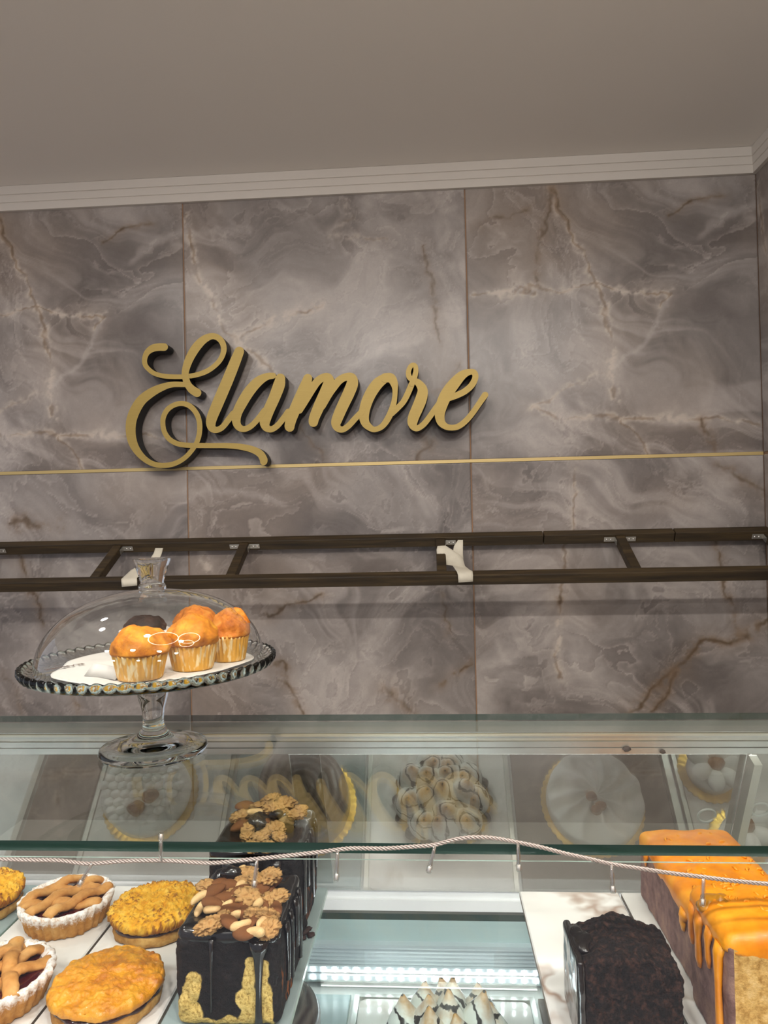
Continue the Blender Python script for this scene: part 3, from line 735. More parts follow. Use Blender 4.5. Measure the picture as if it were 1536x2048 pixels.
# lower trays
LZ0, LZ1 = .8422, .850
def tray(x0, x1, y0, y1, label, mat):
    t = thing('marble_tray', label, 'tray', ((x0+x1)/2, (y0+y1)/2, LZ0)); hx, hy = (x1-x0)/2, (y1-y0)/2
    mb = MB(); mb.box(-hx, hx, -hy, hy, 0, .0035)
    mb.box(-hx, -hx+.008, -hy, hy, .0035, .0095).box(hx-.008, hx, -hy, hy, .0035, .0095).box(-hx+.008, hx-.008, hy-.008, hy, .0035, .0095).box(-hx+.008, hx-.008, -hy, -hy+.008, .0035, .0095)
    mb.build('rim', MAT['alu'], t, smooth=False)
    # rounded inlay
    pts = []; r = .012; ix, iy = hx-.010, hy-.010
    for cx, cy, a0 in ((ix-r, iy-r, 0), (-ix+r, iy-r, 90), (-ix+r, -iy+r, 180), (ix-r, -iy+r, 270)):
        for k in range(7): a = math.radians(a0+15*k); pts.append((cx+r*math.cos(a), cy+r*math.sin(a)))
    m = len(pts); V = [(x, y, .0036) for x, y in pts]+[(x, y, .0078) for x, y in pts]
    MB().add(V, [tuple(range(m, 2*m)), tuple(range(m))[::-1]]+[(i, (i+1) % m, m+(i+1) % m, m+i) for i in range(m)]).build('marble_inlay', mat, t, smooth=False)
tray(-.690, -.412, .62, 1.13, 'marble tray on the lower shelf under the scaled white cake', WM[2])
tray(-.134, .147, .62, 1.13, 'marble tray on the lower shelf under the meringue cake', WM[3])
tray(.470, .745, .62, 1.13, 'marble tray on the lower shelf under the pair of white cakes', WM[1])
slab('slate_slab', -.405, -.140, .62, 1.13, LZ0, LZ1, [MAT['slate'], MAT['edge_pale']], 'teal grey slab on the lower shelf under the dark chocolate cake')
slab('dark_board', .153, .446, .62, 1.13, LZ0, LZ1, [MAT['umber'], MAT['slab_edge']], 'dark brown board on the lower shelf under the ruffled white cake', 'board')
slab('dark_board', -.818, -.696, .62, 1.13, LZ0, LZ1, [MAT['umber'], MAT['slab_edge']], 'narrow dark brown board on the lower shelf at the far left', 'board')

# ------------------------------------------------------------------ cake stand, dome, paper, muffins
st = thing('cake_stand', 'footed clear glass cake stand with scalloped rim on the case top', 'cake stand', (-.367, .914, 1.3041))
V, F = lathe([(0, .0022), (.056, .0022), (.060, .0002), (.0668, .0008), (.0688, .0045), (.0672, .0090), (.052, .0125), (.034, .0175), (.021, .0235), (.0158, .030), (.0136, .036), (.0132, .043), (.0145, .056), (.0185, .070), (.0205, .080), (.0208, .092), (.0208, .1066), (0, .1066)], 64)
MB().add(V, F).build('stem_and_foot', MAT['glass'], st, sharp=50)
NS = 64
def scal(a, r, z, j):
    if r > .1478:
        k = abs(math.cos(a*NS/2)); return r+.0034*(k-.5)*(r-.1478)/.0115, z+(.0030*(k-.4) if z > .116 else 0)
    return r, z
V, F = lathe([(0, .1072), (.132, .1072), (.148, .1085), (.1555, .1115), (.1592, .1165), (.1590, .1215), (.1565, .1235), (.1535, .1220), (.1510, .1180), (.1475, .1150), (.140, .1142), (0, .1140)], NS*7, scal)
MB().add(V, F).build('plate', MAT['plate'], st, sharp=60)
dm = thing('dome_lid', 'clear glass dome lid with tapered knob covering the muffins', 'lid', (-.3655, .914, 1.4195))
pr = [(.1440, .0000), (.1445, .0022), (.1432, .0045)]+[(.1430*math.cos(a)**.92, .0045+.0925*math.sin(a)) for a in np.linspace(0, math.pi/2, 26)[1:-1]]+[(.001, .0970)]
V, F = lathe(pr, 96); MB().add(V, F).build('dome', MAT['dome'], dm)
V, F = lathe([(0, .0972), (.0172, .0972), (.0180, .0995), (.0172, .1025), (.0150, .1052), (.0152, .1080), (.0180, .1180), (.0215, .1290), (.0240, .1362), (.0238, .1376), (.021, .1380), (0, .1372)], 48)
MB().add(V, F).build('knob', MAT['glass'], dm, sharp=40)
# parchment
pp = thing('parchment_sheet', 'white parchment sheet with small brown print lying on the cake stand', 'paper', (-.367, .914, 1.4184))
mb = MB(); R_ = 26; A_ = 60; V = []
for i in range(R_+1):
    for k in range(A_):
        a = 2*math.pi*k/A_; rr = .122*(1+.05*math.sin(3*a+.7)+.03*math.sin(7*a))*i/R_
        V.append((rr*math.cos(a), rr*math.sin(a), 0))
V = np.array(V); V[:, 2] = .0020+.0016*fbm(V, 28, 3, 3); B = V.copy(); B[:, 2] -= .0005
N = len(V); F = []
for i in range(R_):
    for k in range(A_):
        l = (k+1) % A_; a, b, c, d = i*A_+k, i*A_+l, (i+1)*A_+l, (i+1)*A_+k
        F += [(a, d, c, b), (N+a, N+b, N+c, N+d)]
for k in range(A_): l = (k+1) % A_; F.append((R_*A_+k, N+R_*A_+k, N+R_*A_+l, R_*A_+l))
mb.add(np.vstack([V, B]), F).build('sheet', MAT['paper'], pp)
mb = MB(); A = at(187, 1345, 'Z', 1.423)-np.array([-.367, .914, 1.4184]); Bq = at(250, 1352, 'Z', 1.423)-np.array([-.367, .914, 1.4184])
V = []
for k in range(7):
    f = k/6; p = A*(1-f)+Bq*f
    for h in (0, 1): V.append((p[0]-.006*h, p[1]-.012*h+.002*math.sin(4*f), .003+.013*(1-h)*(1-.25*f)))
V = np.array(V); B = V+np.array([0, .0008, 0]); N = len(V); F = []
for k in range(6): a = 2*k; F += [(a, a+1, a+3, a+2), (N+a, N+a+2, N+a+3, N+a+1), (a, a+2, N+a+2, N+a), (a+1, N+a+1, N+a+3, a+3)]
F += [(0, N, N+1, 1), (12, 13, N+13, N+12)]
mb.add(np.vstack([V, B]), F).build('folded_corner', MAT['paper'], pp)
def text_part(txt, size, loc, rz, parent, name):
    cu = bpy.data.curves.new('txt', 'FONT'); cu.body = txt; cu.size = size; cu.align_x = 'CENTER'; cu.align_y = 'CENTER'; cu.extrude = .00008; cu.offset = size*.012
    ob = bpy.data.objects.new('txt', cu); COL.objects.link(ob)
    dg = bpy.context.evaluated_depsgraph_get(); me = bpy.data.meshes.new_from_object(ob.evaluated_get(dg)); bpy.data.objects.remove(ob)
    me.materials.clear(); me.materials.append(MAT['ink']); me.name = name
    o = bpy.data.objects.new(name, me); COL.objects.link(o); o.parent = parent; o.location = loc; o.rotation_euler = (0, 0, rz)
    return o
p = at(129, 1335, 'Z', 1.4215)-np.array([-.367, .914, 1.4184])
text_part('ELAMORE', .0115, (p[0], p[1], .0042), math.radians(232), pp, 'print')
p = at(115, 1333, 'Z', 1.4215)-np.array([-.367, .914, 1.4184])
text_part('CAFE', .0035, (p[0], p[1], .0042), math.radians(232), pp, 'print')

def crust(name, a, b, c, scale, rough=.55, coat=0, bump=.6, bscale=220, spec=.3):
    t = NT(name); P = t.coord(); f = t.noise(P, scale, 6, .65)
    return t.done(t.bsdf(t.ramp(f, [(.32, lin(*a)), (.5, lin(*b)), (.68, lin(*c))]), rough, 0, t.bump(t.noise(P, bscale, 5, .7), bump, .0015), coat, 0, spec))
MAT['muffin'] = crust('muffin_crust', (172, 92, 26), (222, 138, 34), (238, 172, 52), 38)
MAT['muffin2'] = crust('muffin_crust_sugared', (164, 84, 22), (210, 122, 34), (228, 158, 70), 52, bscale=300)
MAT['muffin_choc'] = crust('muffin_chocolate', (30, 20, 16), (48, 32, 26), (72, 50, 40), 60)
def wrapper(name, col, pleat):
    t = NT(name); P = t.coord(); f = t.noise(t.vec('MULTIPLY', P, (1, 1, .25)), 170, 3, .5)
    c = t.mix(t.smooth(f, .5, .62), lin(*col), lin(*pleat))
    return t.done(t.bsdf(c, .5, 0, None, 0, 0, .3))
MAT['cup'] = wrapper('paper_cup_golden', (222, 166, 70), (238, 214, 160)); MAT['cup_w'] = wrapper('paper_cup_white', (226, 218, 206), (242, 238, 230))
def muffin(x, y, rc, hc, ht, seed, label, topm, cupm, skew=(0, 0)):
    t = thing('muffin', label, 'muffin', (x, y, 1.4212), seed*1.3, 'muffins under the glass dome')
    NP = 30
    def pl(a, r, z, j): return (r+(.0012*math.cos(a*NP))*(z/hc), z) if r > .01 else (r, z)
    pr = [(0, .0), (rc*.80, .0), (rc*.83, .002)]+[(rc*(.83+.17*k/6), .002+(hc-.002)*k/6) for k in range(1, 7)]+[(rc*.985, hc-.0005), (rc*.96, hc-.004), (0, hc-.005)]
    V, F = lathe(pr, NP*6, pl); MB().add(V, F).build('paper_cup', cupm, t)
    V, F = sphere(64, 40); V = V.copy(); up = V[:, 2] > 0
    r2 = np.hypot(V[:, 0], V[:, 1])
    W = np.zeros_like(V); kr = .84 if seed == 5 else 1.06; W[:, 0] = V[:, 0]*rc*kr; W[:, 1] = V[:, 1]*rc*kr
    W[:, 2] = hc + np.where(up, (ht-hc)*np.abs(V[:, 2])**1.0, -.008*np.abs(V[:, 2]))
    W[:, 0] += skew[0]*np.clip(V[:, 2], 0, 1); W[:, 1] += skew[1]*np.clip(V[:, 2], 0, 1)
    W = W + vnormals(W, F)*((.0062*fbm(W, 46, 2, seed*5)+.0026*fbm(W, 170, 4, seed*7+1, .6))*np.clip((W[:, 2]-hc+.004)/.008, .1, 1))[:, None]
    MB().add(W, F).build('crown', topm, t)
    return t
def mpos(x, y): return at(x, y, 'Z', 1.4215)
for (px, py, rc, hc, ht, sd, lab, tm, cm, sk) in (
        (281, 1354, .0315, .0315, .061, 1, 'golden muffin at the front of the plate with a split top', MAT['muffin'], MAT['cup'], (-.004, 0)),
        (386, 1335, .0305, .0335, .066, 2, 'golden muffin in the middle between the front and right muffins', MAT['muffin'], MAT['cup'], (-.003, 0)),
        (457, 1318, .0270, .0340, .066, 3, 'rightmost muffin with a sugary orange crown', MAT['muffin2'], MAT['cup'], (-.003, 0)),
        (392, 1303, .0300, .0340, .0645, 4, 'orange muffin almost hidden behind the middle muffin', MAT['muffin2'], MAT['cup'], (-.006, 0)),
        (291, 1312, .0330, .0370, .0560, 5, 'dark chocolate muffin in a white cup at the back of the plate', MAT['muffin_choc'], MAT['cup_w'], (0, 0))):
    p = mpos(px, py); muffin(p[0], p[1], rc, hc, ht, sd, lab, tm, cm, sk)

# ------------------------------------------------------------------ string of lights along the glass edge
fl = thing('string_light', 'twisted clear string light with small bulbs hung along the glass edge', 'string light', (0, .638, 1.29))
O_ = np.array([0, .638, 1.29])
path = [(-700, 1722), (-500, 1708), (-300, 1720), (-150, 1712), (-60, 1716), (0, 1718), (60, 1720), (120, 1721), (175, 1727), (250, 1722), (330, 1721), (420, 1726), (500, 1719), (560, 1713), (640, 1704), (700, 1697), (768, 1697), (830, 1693), (868, 1690), (905, 1680), (940, 1675), (985, 1676), (1036, 1685), (1080, 1694), (1130, 1707), (1180, 1718), (1222, 1728), (1280, 1737), (1340, 1746), (1405, 1754), (1470, 1762), (1536, 1768), (1600, 1774), (1700, 1772), (1800, 1750), (1900, 1722), (2050, 1716), (2300, 1740), (2500, 1728)]
C = catmull([at(x, y, 'Y', .638)-O_ for x, y in path], 14)
seg = np.linalg.norm(np.diff(C, axis=0), axis=1); S = np.concatenate([[0], np.cumsum(seg)])
ss = np.arange(0, S[-1], .0017); CC = np.stack([np.interp(ss, S, C[:, k]) for k in range(3)], 1)
cord = None
for k in range(3):
    ph = ss/.0115*2*math.pi/1.0+k*2*math.pi/3
    P = CC+np.stack([0*ph, .00115*np.cos(ph), .00115*np.sin(ph)], 1)
    V, F = tube([tuple(q) for q in P], .00090, 6)
    if cord is None: cord = MB().add(V, F).build('cord', MAT['wire'], fl)
    else: MB().add(V, F).build('strand', MAT['wire'], cord)
for (x0, y0, x1, y1) in ((322, 1720, 322, 1666), (184, 1727, 157, 1772), (514, 1720, 508, 1775), (675, 1703, 673, 1762), (870, 1692, 857, 1746), (1036, 1688, 1038, 1743), (1223, 1730, 1226, 1786), (1407, 1756, 1405, 1812)):
    a = at(x0, y0, 'Y', .6345)-O_; b = at(x1, y1, 'Y', .6325)-O_
    q = [a*(1-f)+b*f for f in (0, .3, .6, .74, .76, .95, .99, 1.0)]
    V, F = tube([tuple(v) for v in q], [.0016, .0019, .0020, .0020, .0027, .0027, .0022, .0010], 10)
    bu = MB().add(V, F).build('bulb', MAT['bulb'], fl)
    for dx in (-.0006, .0006):
        V, F = tube([tuple(a+np.array([dx, 0, 0])), tuple((a*.25+b*.75)+np.array([dx, 0, 0]))], .00035, 5); MB().add(V, F).build('lead_wire', MAT['wire'], bu)
    V, F = tube([tuple(a*.24+b*.76), tuple(a*.06+b*.94)], .0013, 8); MB().add(V, F).build('light_chip', MAT['bulb_core'], bu)

# ------------------------------------------------------------------ tarts
MAT['shortcrust'] = crust('shortcrust', (168, 118, 62), (196, 146, 84), (214, 172, 112), 55, .75, bump=.5)
def sugared():
    t = NT('sugared_crust'); P = t.coord(); s = t.n('ShaderNodeSeparateXYZ'); t.set(s.inputs[0], P)
    f = t.noise(P, 55, 6, .65); base = t.ramp(f, [(.3, lin(148, 96, 44)), (.5, lin(186, 132, 66)), (.7, lin(208, 160, 94))])
    h = t.smooth(s.outputs['Z'], .012, .0275); g = t.noise(P, 210, 6, .8)
    m = t.smooth(t.math('ADD', g, t.math('MULTIPLY', h, .34)), .60, .92)
    return t.done(t.bsdf(t.mix(m, base, lin(246, 243, 238)), .85, 0, t.bump(t.noise(P, 400, 4, .7), .6, .0012), 0, 0, .2))
MAT['sugar_crust'] = sugared()
MAT['jam'] = simple('dark_red_jam', lin(70, 14, 16), .08, 0, nscale=60, namp=.5, coat=.6)
MAT['strip'] = crust('lattice_pastry', (178, 118, 56), (204, 146, 78), (218, 168, 102), 42, .6, bump=.25)
def lattice_tart(x, y, rz, seed, label, D1, D2, R=.0555):
    t = thing('lattice_tart', label, 'tart', (x, y, 1.1103), rz, 'lattice tarts on the marble slab')
    NF = 30; k = R/.0555
    def fl_(a, r, z, j): return (r*(1+(.056*abs(math.sin(a*NF/2))-.028 if j in range(2, 8) else 0)), z)
    pr = [(0, .0), (.0445*k, .0), (.0460*k, .0012), (.0480*k, .007), (.0505*k, .014), (.0530*k, .021), (.0548*k, .0270), (.0545*k, .0300), (.0520*k, .0312), (.0490*k, .0300), (.0460*k, .0265), (.044*k, .0225), (0, .0215)]
    V, F = lathe(pr, NF*6, fl_); V = roughen(V, F, .0026, 150, 4, seed, .6); V[:, 2] = np.maximum(V[:, 2], 0)
    MB().add(V, F).build('crust', MAT['sugar_crust'], t)
    V, F = lathe([(0, .026), (.02, .0262), (.036, .0258), (.0462*k, .0245), (.0462*k, .0228), (0, .0228)][::-1], 48); V = roughen(V, F, .0016, 90, 3, seed+4)
    MB().add(V, F).build('jam', MAT['jam'], t)
    def strip(ang, off, lift):
        L = math.sqrt(max((.0500*k)**2-off**2, 1e-5)); pts = []; ca_, sa = math.cos(ang), math.sin(ang)
        for q in np.linspace(-1, 1, 25):
            u = q*L; z = .0278+lift+.0025*math.sin(u*150+seed+off*90)-.0045*abs(q)**6*(1 if lift >= 0 else .6)+.002
            o2 = off+.0018*math.sin(u*60+seed)
            pts.append((u*ca_-o2*sa, u*sa+o2*ca_, z))
        V, F = tube(pts, [.0076*(1+.08*math.sin(9*i+seed)) for i in range(25)], 12, .62)
        V = roughen(V, F, .0007, 160, 3, seed)
        MB().add(V, F).build('lattice_strip', MAT['strip'], t)
    for o in D1[1]: strip(math.radians(D1[0]), o, .000)
    for o in D2[1]: strip(math.radians(D2[0]), o, .0035)
    return t
lattice_tart(-.4625, .866, 0, 3, 'sugar dusted lattice tart at the back, whole in view', (8, (-.018, .016)), (62, (-.026, .0, .026)))
lattice_tart(-.4610, .716, 0, 8, 'lattice tart at the front left, cut by the photo edge', (62, (-.024, .0, .024)), (118, (-.016, .018)), .058)
def coconut():
    t = NT('coconut_topping'); P = t.coord(); f = t.noise(P, 90, 5, .65)
    c = t.ramp(f, [(.3, lin(206, 136, 24)), (.5, lin(232, 172, 40)), (.7, lin(244, 200, 84))])
    g = t.n('ShaderNodeNewGeometry'); tip = t.smooth(g.outputs['Pointiness'], .503, .56)
    tip = t.math('MULTIPLY', tip, t.smooth(t.noise(P, 36, 3, .5), .38, .58))
    c = t.mix(t.math('MULTIPLY', tip, .9), c, lin(136, 70, 16))
    return t.done(t.bsdf(c, .6, 0, t.bump(t.noise(P, 320, 5, .7), .7, .0015), 0, 0, .3))
MAT['coco'] = coconut()
def glazed():
    t = NT('glazed_topping'); P = t.coord(); f = t.noise(P, 45, 6, .65)
    return t.done(t.bsdf(t.ramp(f, [(.3, lin(168, 90, 6)), (.48, lin(212, 140, 16)), (.7, lin(228, 166, 40))]), .30, 0, t.bump(t.noise(P, 190, 5, .7), .7, .0022), .2))
MAT['coco_glazed'] = glazed()
MAT['tart_base'] = crust('tart_base', (120, 76, 30), (176, 128, 62), (206, 166, 96), 60, .8)
MAT['jam_dark'] = simple('dark_jam_layer', lin(48, 16, 18), .15, nscale=90, namp=.5)
def coconut_tart(x, y, seed, label, glazed_, rx=.0545, ry=.053, group='coconut tarts'):
    t = thing('coconut_tart', label, 'tart', (x, y, 1.1103), 0, group)
    V, F = lathe([(0, 0), (rx*.88, 0), (rx*.93, .002), (rx*.95, .008), (rx*.93, .0125), (0, .0125)], 72); V = V+vnormals(V, F)*(.003*fbm(V, 90, 4, seed))[:, None]; V[:, 2] = np.maximum(V[:, 2], 0)
    MB().add(V, F).build('base', MAT['tart_base'], t)
    V, F = lathe([(0, .0115), (rx*.90, .0115), (rx*.945, .0135), (rx*.93, .0165), (0, .0165)], 72); V = V+vnormals(V, F)*(.0025*fbm(V, 70, 3, seed+2))[:, None]
    MB().add(V, F).build('jam_layer', MAT['jam_dark'], t)
    n = 200; pr = [(0, .0155), (rx*.86, .0155), (rx*.95, .0165), (rx*1.0, .0195), (rx*.99, .0235)]+[(rx*.98*math.cos(a), .0240+.0085*math.sin(a)) for a in np.linspace(.15, math.pi/2, 44)]
    V, F = lathe(pr, n); N_ = vnormals(V, F); tp = np.clip((V[:, 2]-.017)/.006, 0, 1)
    lob = 1+.035*fbm(V*[1, 1, 0], 40, 2, seed+9); V[:, 0] *= lob; V[:, 1] *= lob*ry/rx
    if glazed_: d = .0040*fbm(V, 75, 3, seed)+.0026*fbm(V, 230, 3, seed+1, .6)
    else:
        r1 = 1-np.abs(fbm(V, 120, 3, seed, .6))*2.2; d = .0026*r1+.0062*np.maximum(fbm(V, 260, 3, seed+1, .6), -.12)
    V = V+N_*(d*(.3+.7*tp))[:, None]
    MB().add(V, F).build('topping', MAT['coco_glazed'] if glazed_ else MAT['coco'], t)
coconut_tart(-.3440, .858, 11, 'toasted coconut tart at the back beside the loaf cake', False)
coconut_tart(-.3405, .716, 21, 'shiny glazed orange coconut tart at the front', True, .0565, .055)
coconut_tart(-.5905, .885, 31, 'yellow coconut tart at the far left edge of the photo', False)

# ------------------------------------------------------------------ marble loaf with nuts
def block(cx, cy, hx, hy, h, r, seed, amp=.0034, scale=90, n=70):
    V, F = rblock(hx, hy, h/2, r, n); V = V+np.array([0, 0, h/2]); V = roughen(V, F, amp, scale, 4, seed); V[:, 2] = np.maximum(V[:, 2], 0)
    return V, F
LX = -.2125
def loaf_mat(name, pattern, cx, cyf, z0):
    t = NT(name); P = t.coord(); g = t.noise(P, 240, 4, .7)
    dark = t.ramp(g, [(.35, lin(11, 8, 8)), (.6, lin(25, 17, 15)), (.75, lin(44, 29, 24))])
    c = dark
    sx = t.n('ShaderNodeSeparateXYZ'); t.set(sx.inputs[0], P)
    if pattern:
        wv = t.vec('SCALE', t.vec('SUBTRACT', t.noise(P, 40, 4, .6, color=True), (.5, .5, .5)), scale=.012)
        Pv = flatz(t, t.vec('ADD', P, wv)); f = None
        for pts, wd in pattern:
            q = [at(330+x/4.197, 1560+y/4.197, 'Y', cyf) for x, y in pts]; q = [(p[0]-cx, p[2]-z0) for p in q]
            d = t.math('SUBTRACT', t.polyline(Pv, q), wd); f = d if f is None else t.math('MINIMUM', f, d)
        yel = t.math('MULTIPLY', t.math('SUBTRACT', 1.0, t.smooth(f, -.001, .0008)), t.math('LESS_THAN', sx.outputs['Y'], -.051))
        ycol = t.ramp(t.noise(P, 320, 3, .7), [(.35, lin(150, 120, 58)), (.5, lin(206, 176, 100)), (.7, lin(222, 196, 124))])
        c = t.mix(yel, c, ycol)
    st_ = t.n('ShaderNodeMapping'); t.set(st_.inputs[0], P); st_.inputs['Scale'].default_value = (1, 60, 9)
    sf = t.smooth(t.noise(st_.outputs[0], 2.2, 4, .6), .56, .68)
    side = t.math('MULTIPLY', t.math('GREATER_THAN', sx.outputs['X'], .046), t.math('SUBTRACT', 1.0, t.smooth(sx.outputs['Z'], .03, .075)))
    c = t.mix(t.math('MULTIPLY', sf, side), c, lin(156, 88, 34))
    return t.done(t.bsdf(c, .7, 0, t.bump(g, .8, .0018), 0, 0, .3))
PAT = [([(235, 1680), (215, 1800), (180, 1900), (170, 2048), (165, 2200)], .0085), ([(190, 1960), (180, 2200)], .0150), ([(300, 2060), (420, 2110), (560, 2060)], .0080),
       ([(735, 1540), (712, 1690), (690, 1840)], .0065), ([(690, 1830), (760, 1950), (700, 2048), (700, 2200)], .0105), ([(830, 1560), (820, 1700), (850, 1850), (870, 2048), (860, 2200)], .0055)]
MAT['choc_glaze'] = simple('chocolate_glaze', lin(22, 15, 13), .20, 0, nscale=35, namp=.4, coat=.3)
MAT['almond'] = crust('almond_skin', (100, 60, 30), (132, 82, 44), (160, 106, 62), 130, .5, bump=.5, bscale=500)
MAT['walnut'] = crust('walnut_half', (150, 104, 54), (196, 150, 92), (222, 184, 128), 120, .55, bump=.4)
MAT['cashew'] = crust('pale_nut', (200, 152, 92), (226, 188, 132), (236, 206, 158), 60, .45, bump=.15)
MAT['choc_piece'] = MAT['choc_glaze']
def nut_mesh(kind, seed):
    if kind == 'A':
        V, F = sphere(18, 12); V = V.copy(); x = V[:, 0]; w = np.where(x > 0, 1-.45*x**2, 1.0-.05*x*x)
        V = np.stack([x*.5, V[:, 1]*.29*w, V[:, 2]*.19*w], 1); V = roughen(V, F, .012, 9, 3, seed)
    elif kind == 'W':
        V, F = sphere(40, 26); V = V.copy(); P = V*[1, 1, 1]
        rd = 1-np.abs(fbm(P, 3.0, 2, seed, .6))*3.2; V = V*(.74+.34*np.clip(rd, -.4, 1)[:, None])
        g = np.exp(-(V[:, 1]/.10)**2); V = V*(1-.18*g[:, None]); V = V*[.5, .43, .24]
        V = roughen(V, F, .03, 12, 3, seed+3)
    elif kind == 'C':
        pts = []; R = []
        for q in np.linspace(-1, 1, 13): pts.append((.42*math.sin(q*1.15), .26*math.cos(q*1.15)-.20, .02*q)); R.append(max(.02, .165*math.sqrt(max(0, 1-abs(q)**3.2))*(1+.18*q)))
        V, F = tube(pts, R, 12); V = roughen(V, F, .02, 6, 2, seed)
    else:
        V, F = sphere(16, 12); V = V*[.5, .4, .3]; V = roughen(V, F, .16, 3, 3, seed)
    return V, F
NM = {'A': ('almond', 'almond'), 'W': ('walnut', 'walnut'), 'C': ('cashew', 'cashew'), 'K': ('chocolate_piece', 'choc_piece')}
NUTS = {}
def nut(kind, zx, zy, zp, size, rot, parent, origin, var, tilt=(0, 0)):
    p = at(330+zx/4.197, 1560+zy/4.197, 'Z', zp)-np.array(origin); nm, mt = NM[kind]; key = (kind, var)
    if key not in NUTS:
        V, F = nut_mesh(kind, 13*var+ord(kind)); o = MB().add(V, F).build(nm, MAT[mt], parent); NUTS[key] = o
    else: o = copy_obj(NUTS[key], parent)
    o.location = p; o.rotation_euler = (tilt[0], tilt[1], math.radians(rot)); o.scale = (size,)*3
FRONT = [('W', 365, 1222, .033, 10), ('W', 480, 1150, .020, 60), ('C', 565, 1155, .028, 40), ('C', 640, 1215, .027, 200), ('A', 668, 1285, .031, -28), ('C', 752, 1280, .028, -20), ('W', 870, 1245, .030, 80), ('W', 862, 1130, .028, 20),
         ('A', 680, 1130, .027, -60), ('A', 738, 1182, .016, 80), ('A', 565, 1085, .034, 32), ('C', 395, 1085, .024, 170), ('C', 312, 1075, .028, 60), ('A', 405, 1042, .030, -22), ('A', 480, 1000, .032, 12), ('C', 512, 1052, .019, 30),
         ('A', 690, 1060, .026, 4), ('C', 778, 1060, .026, 80), ('A', 818, 1052, .024, -50), ('W', 700, 990, .034, 20), ('W', 890, 1015, .030, 100), ('W', 955, 972, .026, 0), ('W', 552, 972, .026, 70), ('A', 412, 930, .028, 20),
         ('A', 470, 945, .024, -20), ('A', 640, 925, .028, 45), ('C', 705, 925, .022, 20), ('A', 797, 925, .026, 30), ('A', 872, 920, .024, -60), ('A', 520, 885, .031, -10), ('C', 592, 900, .022, 60), ('W', 345, 885, .026, 20), ('C', 290, 990, .027, 35),
         ('A', 440, 872, .028, 30), ('W', 690, 810, .034, 0), ('W', 872, 815, .034, 60), ('C', 636, 762, .024, 70), ('K', 560, 785, .026, 10), ('C', 520, 795, .020, 0), ('W', 770, 840, .022, 0), ('W', 640, 1000, .022, 30), ('C', 650, 880, .026, 60), ('A', 600, 1020, .026, 70), ('W', 760, 1130, .026, 15), ('C', 830, 960, .024, 120), ('A', 540, 1190, .026, 150), ('W', 440, 1190, .022, 40), ('A', 930, 1090, .024, 100), ('C', 470, 1075, .022, 100), ('W', 610, 850, .026, 30), ('A', 900, 870, .026, 30), ('C', 820, 1190, .022, 60), ('K', 470, 800, .022, 40)]
REAR = [('W', 885, 165, .032, 20), ('W', 990, 205, .034, 60), ('W', 800, 225, .030, 0), ('W', 1045, 185, .024, 40), ('W', 1105, 290, .030, 10), ('W', 1135, 248, .022, 0), ('A', 672, 215, .028, 20), ('W', 632, 305, .032, 50), ('A', 636, 380, .032, 55),
        ('C', 755, 270, .028, 30), ('A', 852, 275, .022, 0), ('K', 935, 290, .020, 0), ('A', 828, 325, .026, -8), ('A', 882, 352, .022, -10), ('C', 982, 350, .026, 20), ('K', 800, 350, .034, 15), ('W', 700, 400, .024, 20), ('W', 925, 410, .030, -10), ('W', 700, 470, .024, 70), ('W', 815, 470, .028, 10), ('C', 872, 455, .018, 70), ('W', 958, 470, .022, 30),
        ('C', 640, 560, .022, 80), ('W', 730, 560, .024, 10), ('W', 860, 560, .024, 30), ('W', 905, 235, .030, 10), ('C', 1040, 350, .018, 0)]
def loaf(name, label, cy, hx, hy, h, seed, mat, nuts, drips):
    org = (LX if cy > .8 else -.2060, cy, 1.1103); t = thing(name, label, 'cake', org)
    V, F = block(0, 0, hx, hy, h-.004, .010, seed); MB().add(V, F).build('sponge', mat, t)
    V, F = rblock(hx*.985, hy*.985, .009, .0085, 40); V = V+np.array([0, 0, h-.0075]); V = V+np.array([0, 0, 1])*(.0025*fbm(V*[1, 1, 0], 40, 3, seed+3)*(V[:, 2] > h-.01))[:, None]
    g = MB().add(V, F).build('glaze', MAT['choc_glaze'], t)
    for (pts, r) in drips:
        V, F = tube(pts, r, 10, .55, up=(0, 1, 0) if abs(pts[0][0]) < .05 else (1, 0, 0)); V = roughen(V, F, .0008, 90, 2, 4); MB().add(V, F).build('glaze_drip', MAT['choc_glaze'], g)
    for i, (k, zx, zy, s, r) in enumerate(nuts):
        s *= .95
        pile = {1: .004, 0: .0}[i % 2]
        zp = org[2]+h+.0055+pile+(.010 if name == 'loaf_cake' and cy > .8 and zy < 300 else 0)+(.006 if cy < .8 and zy < 850 else 0)
        nut(k, zx, zy, zp, s, r, t, org, i % 5, (random.uniform(-.35, .35), random.uniform(-.35, .35)))
    return t
random.seed(4)
fp = lambda x, y: at(330+x/4.197, 1560+y/4.197, 'Y', .6815)-np.array([-.2060, .7445, 1.1103])
dr = []
q = [fp(785, y) for y in (1345, 1430, 1500, 1650, 1800, 1950, 2080)]; dr.append(([tuple(v) for v in q], [.010, .0085, .0052, .0034, .0030, .0034, .0040]))
q = [fp(388, y) for y in (1340, 1450, 1600, 1800, 1950)]; dr.append(([tuple(v) for v in q], [.003, .0014, .0011, .0010, .0008]))
for yy, zb, r in ((-.030, .030, .0045), (-.008, .018, .0035), (.016, .036, .005), (.036, .012, .004)): dr.append(([(.0525, yy, .086), (.0545, yy, .078), (.0543, yy+.002, .050), (.0540, yy, zb)], [r*1.3, r*1.1, r*.8, r]))
loaf('loaf_cake', 'front half of the marbled chocolate loaf with yellow swirls and nuts', .7445, .0520, .0600, .0925, 41, loaf_mat('marbled_loaf', PAT, -.2060, .6845, 1.1103), FRONT, dr)
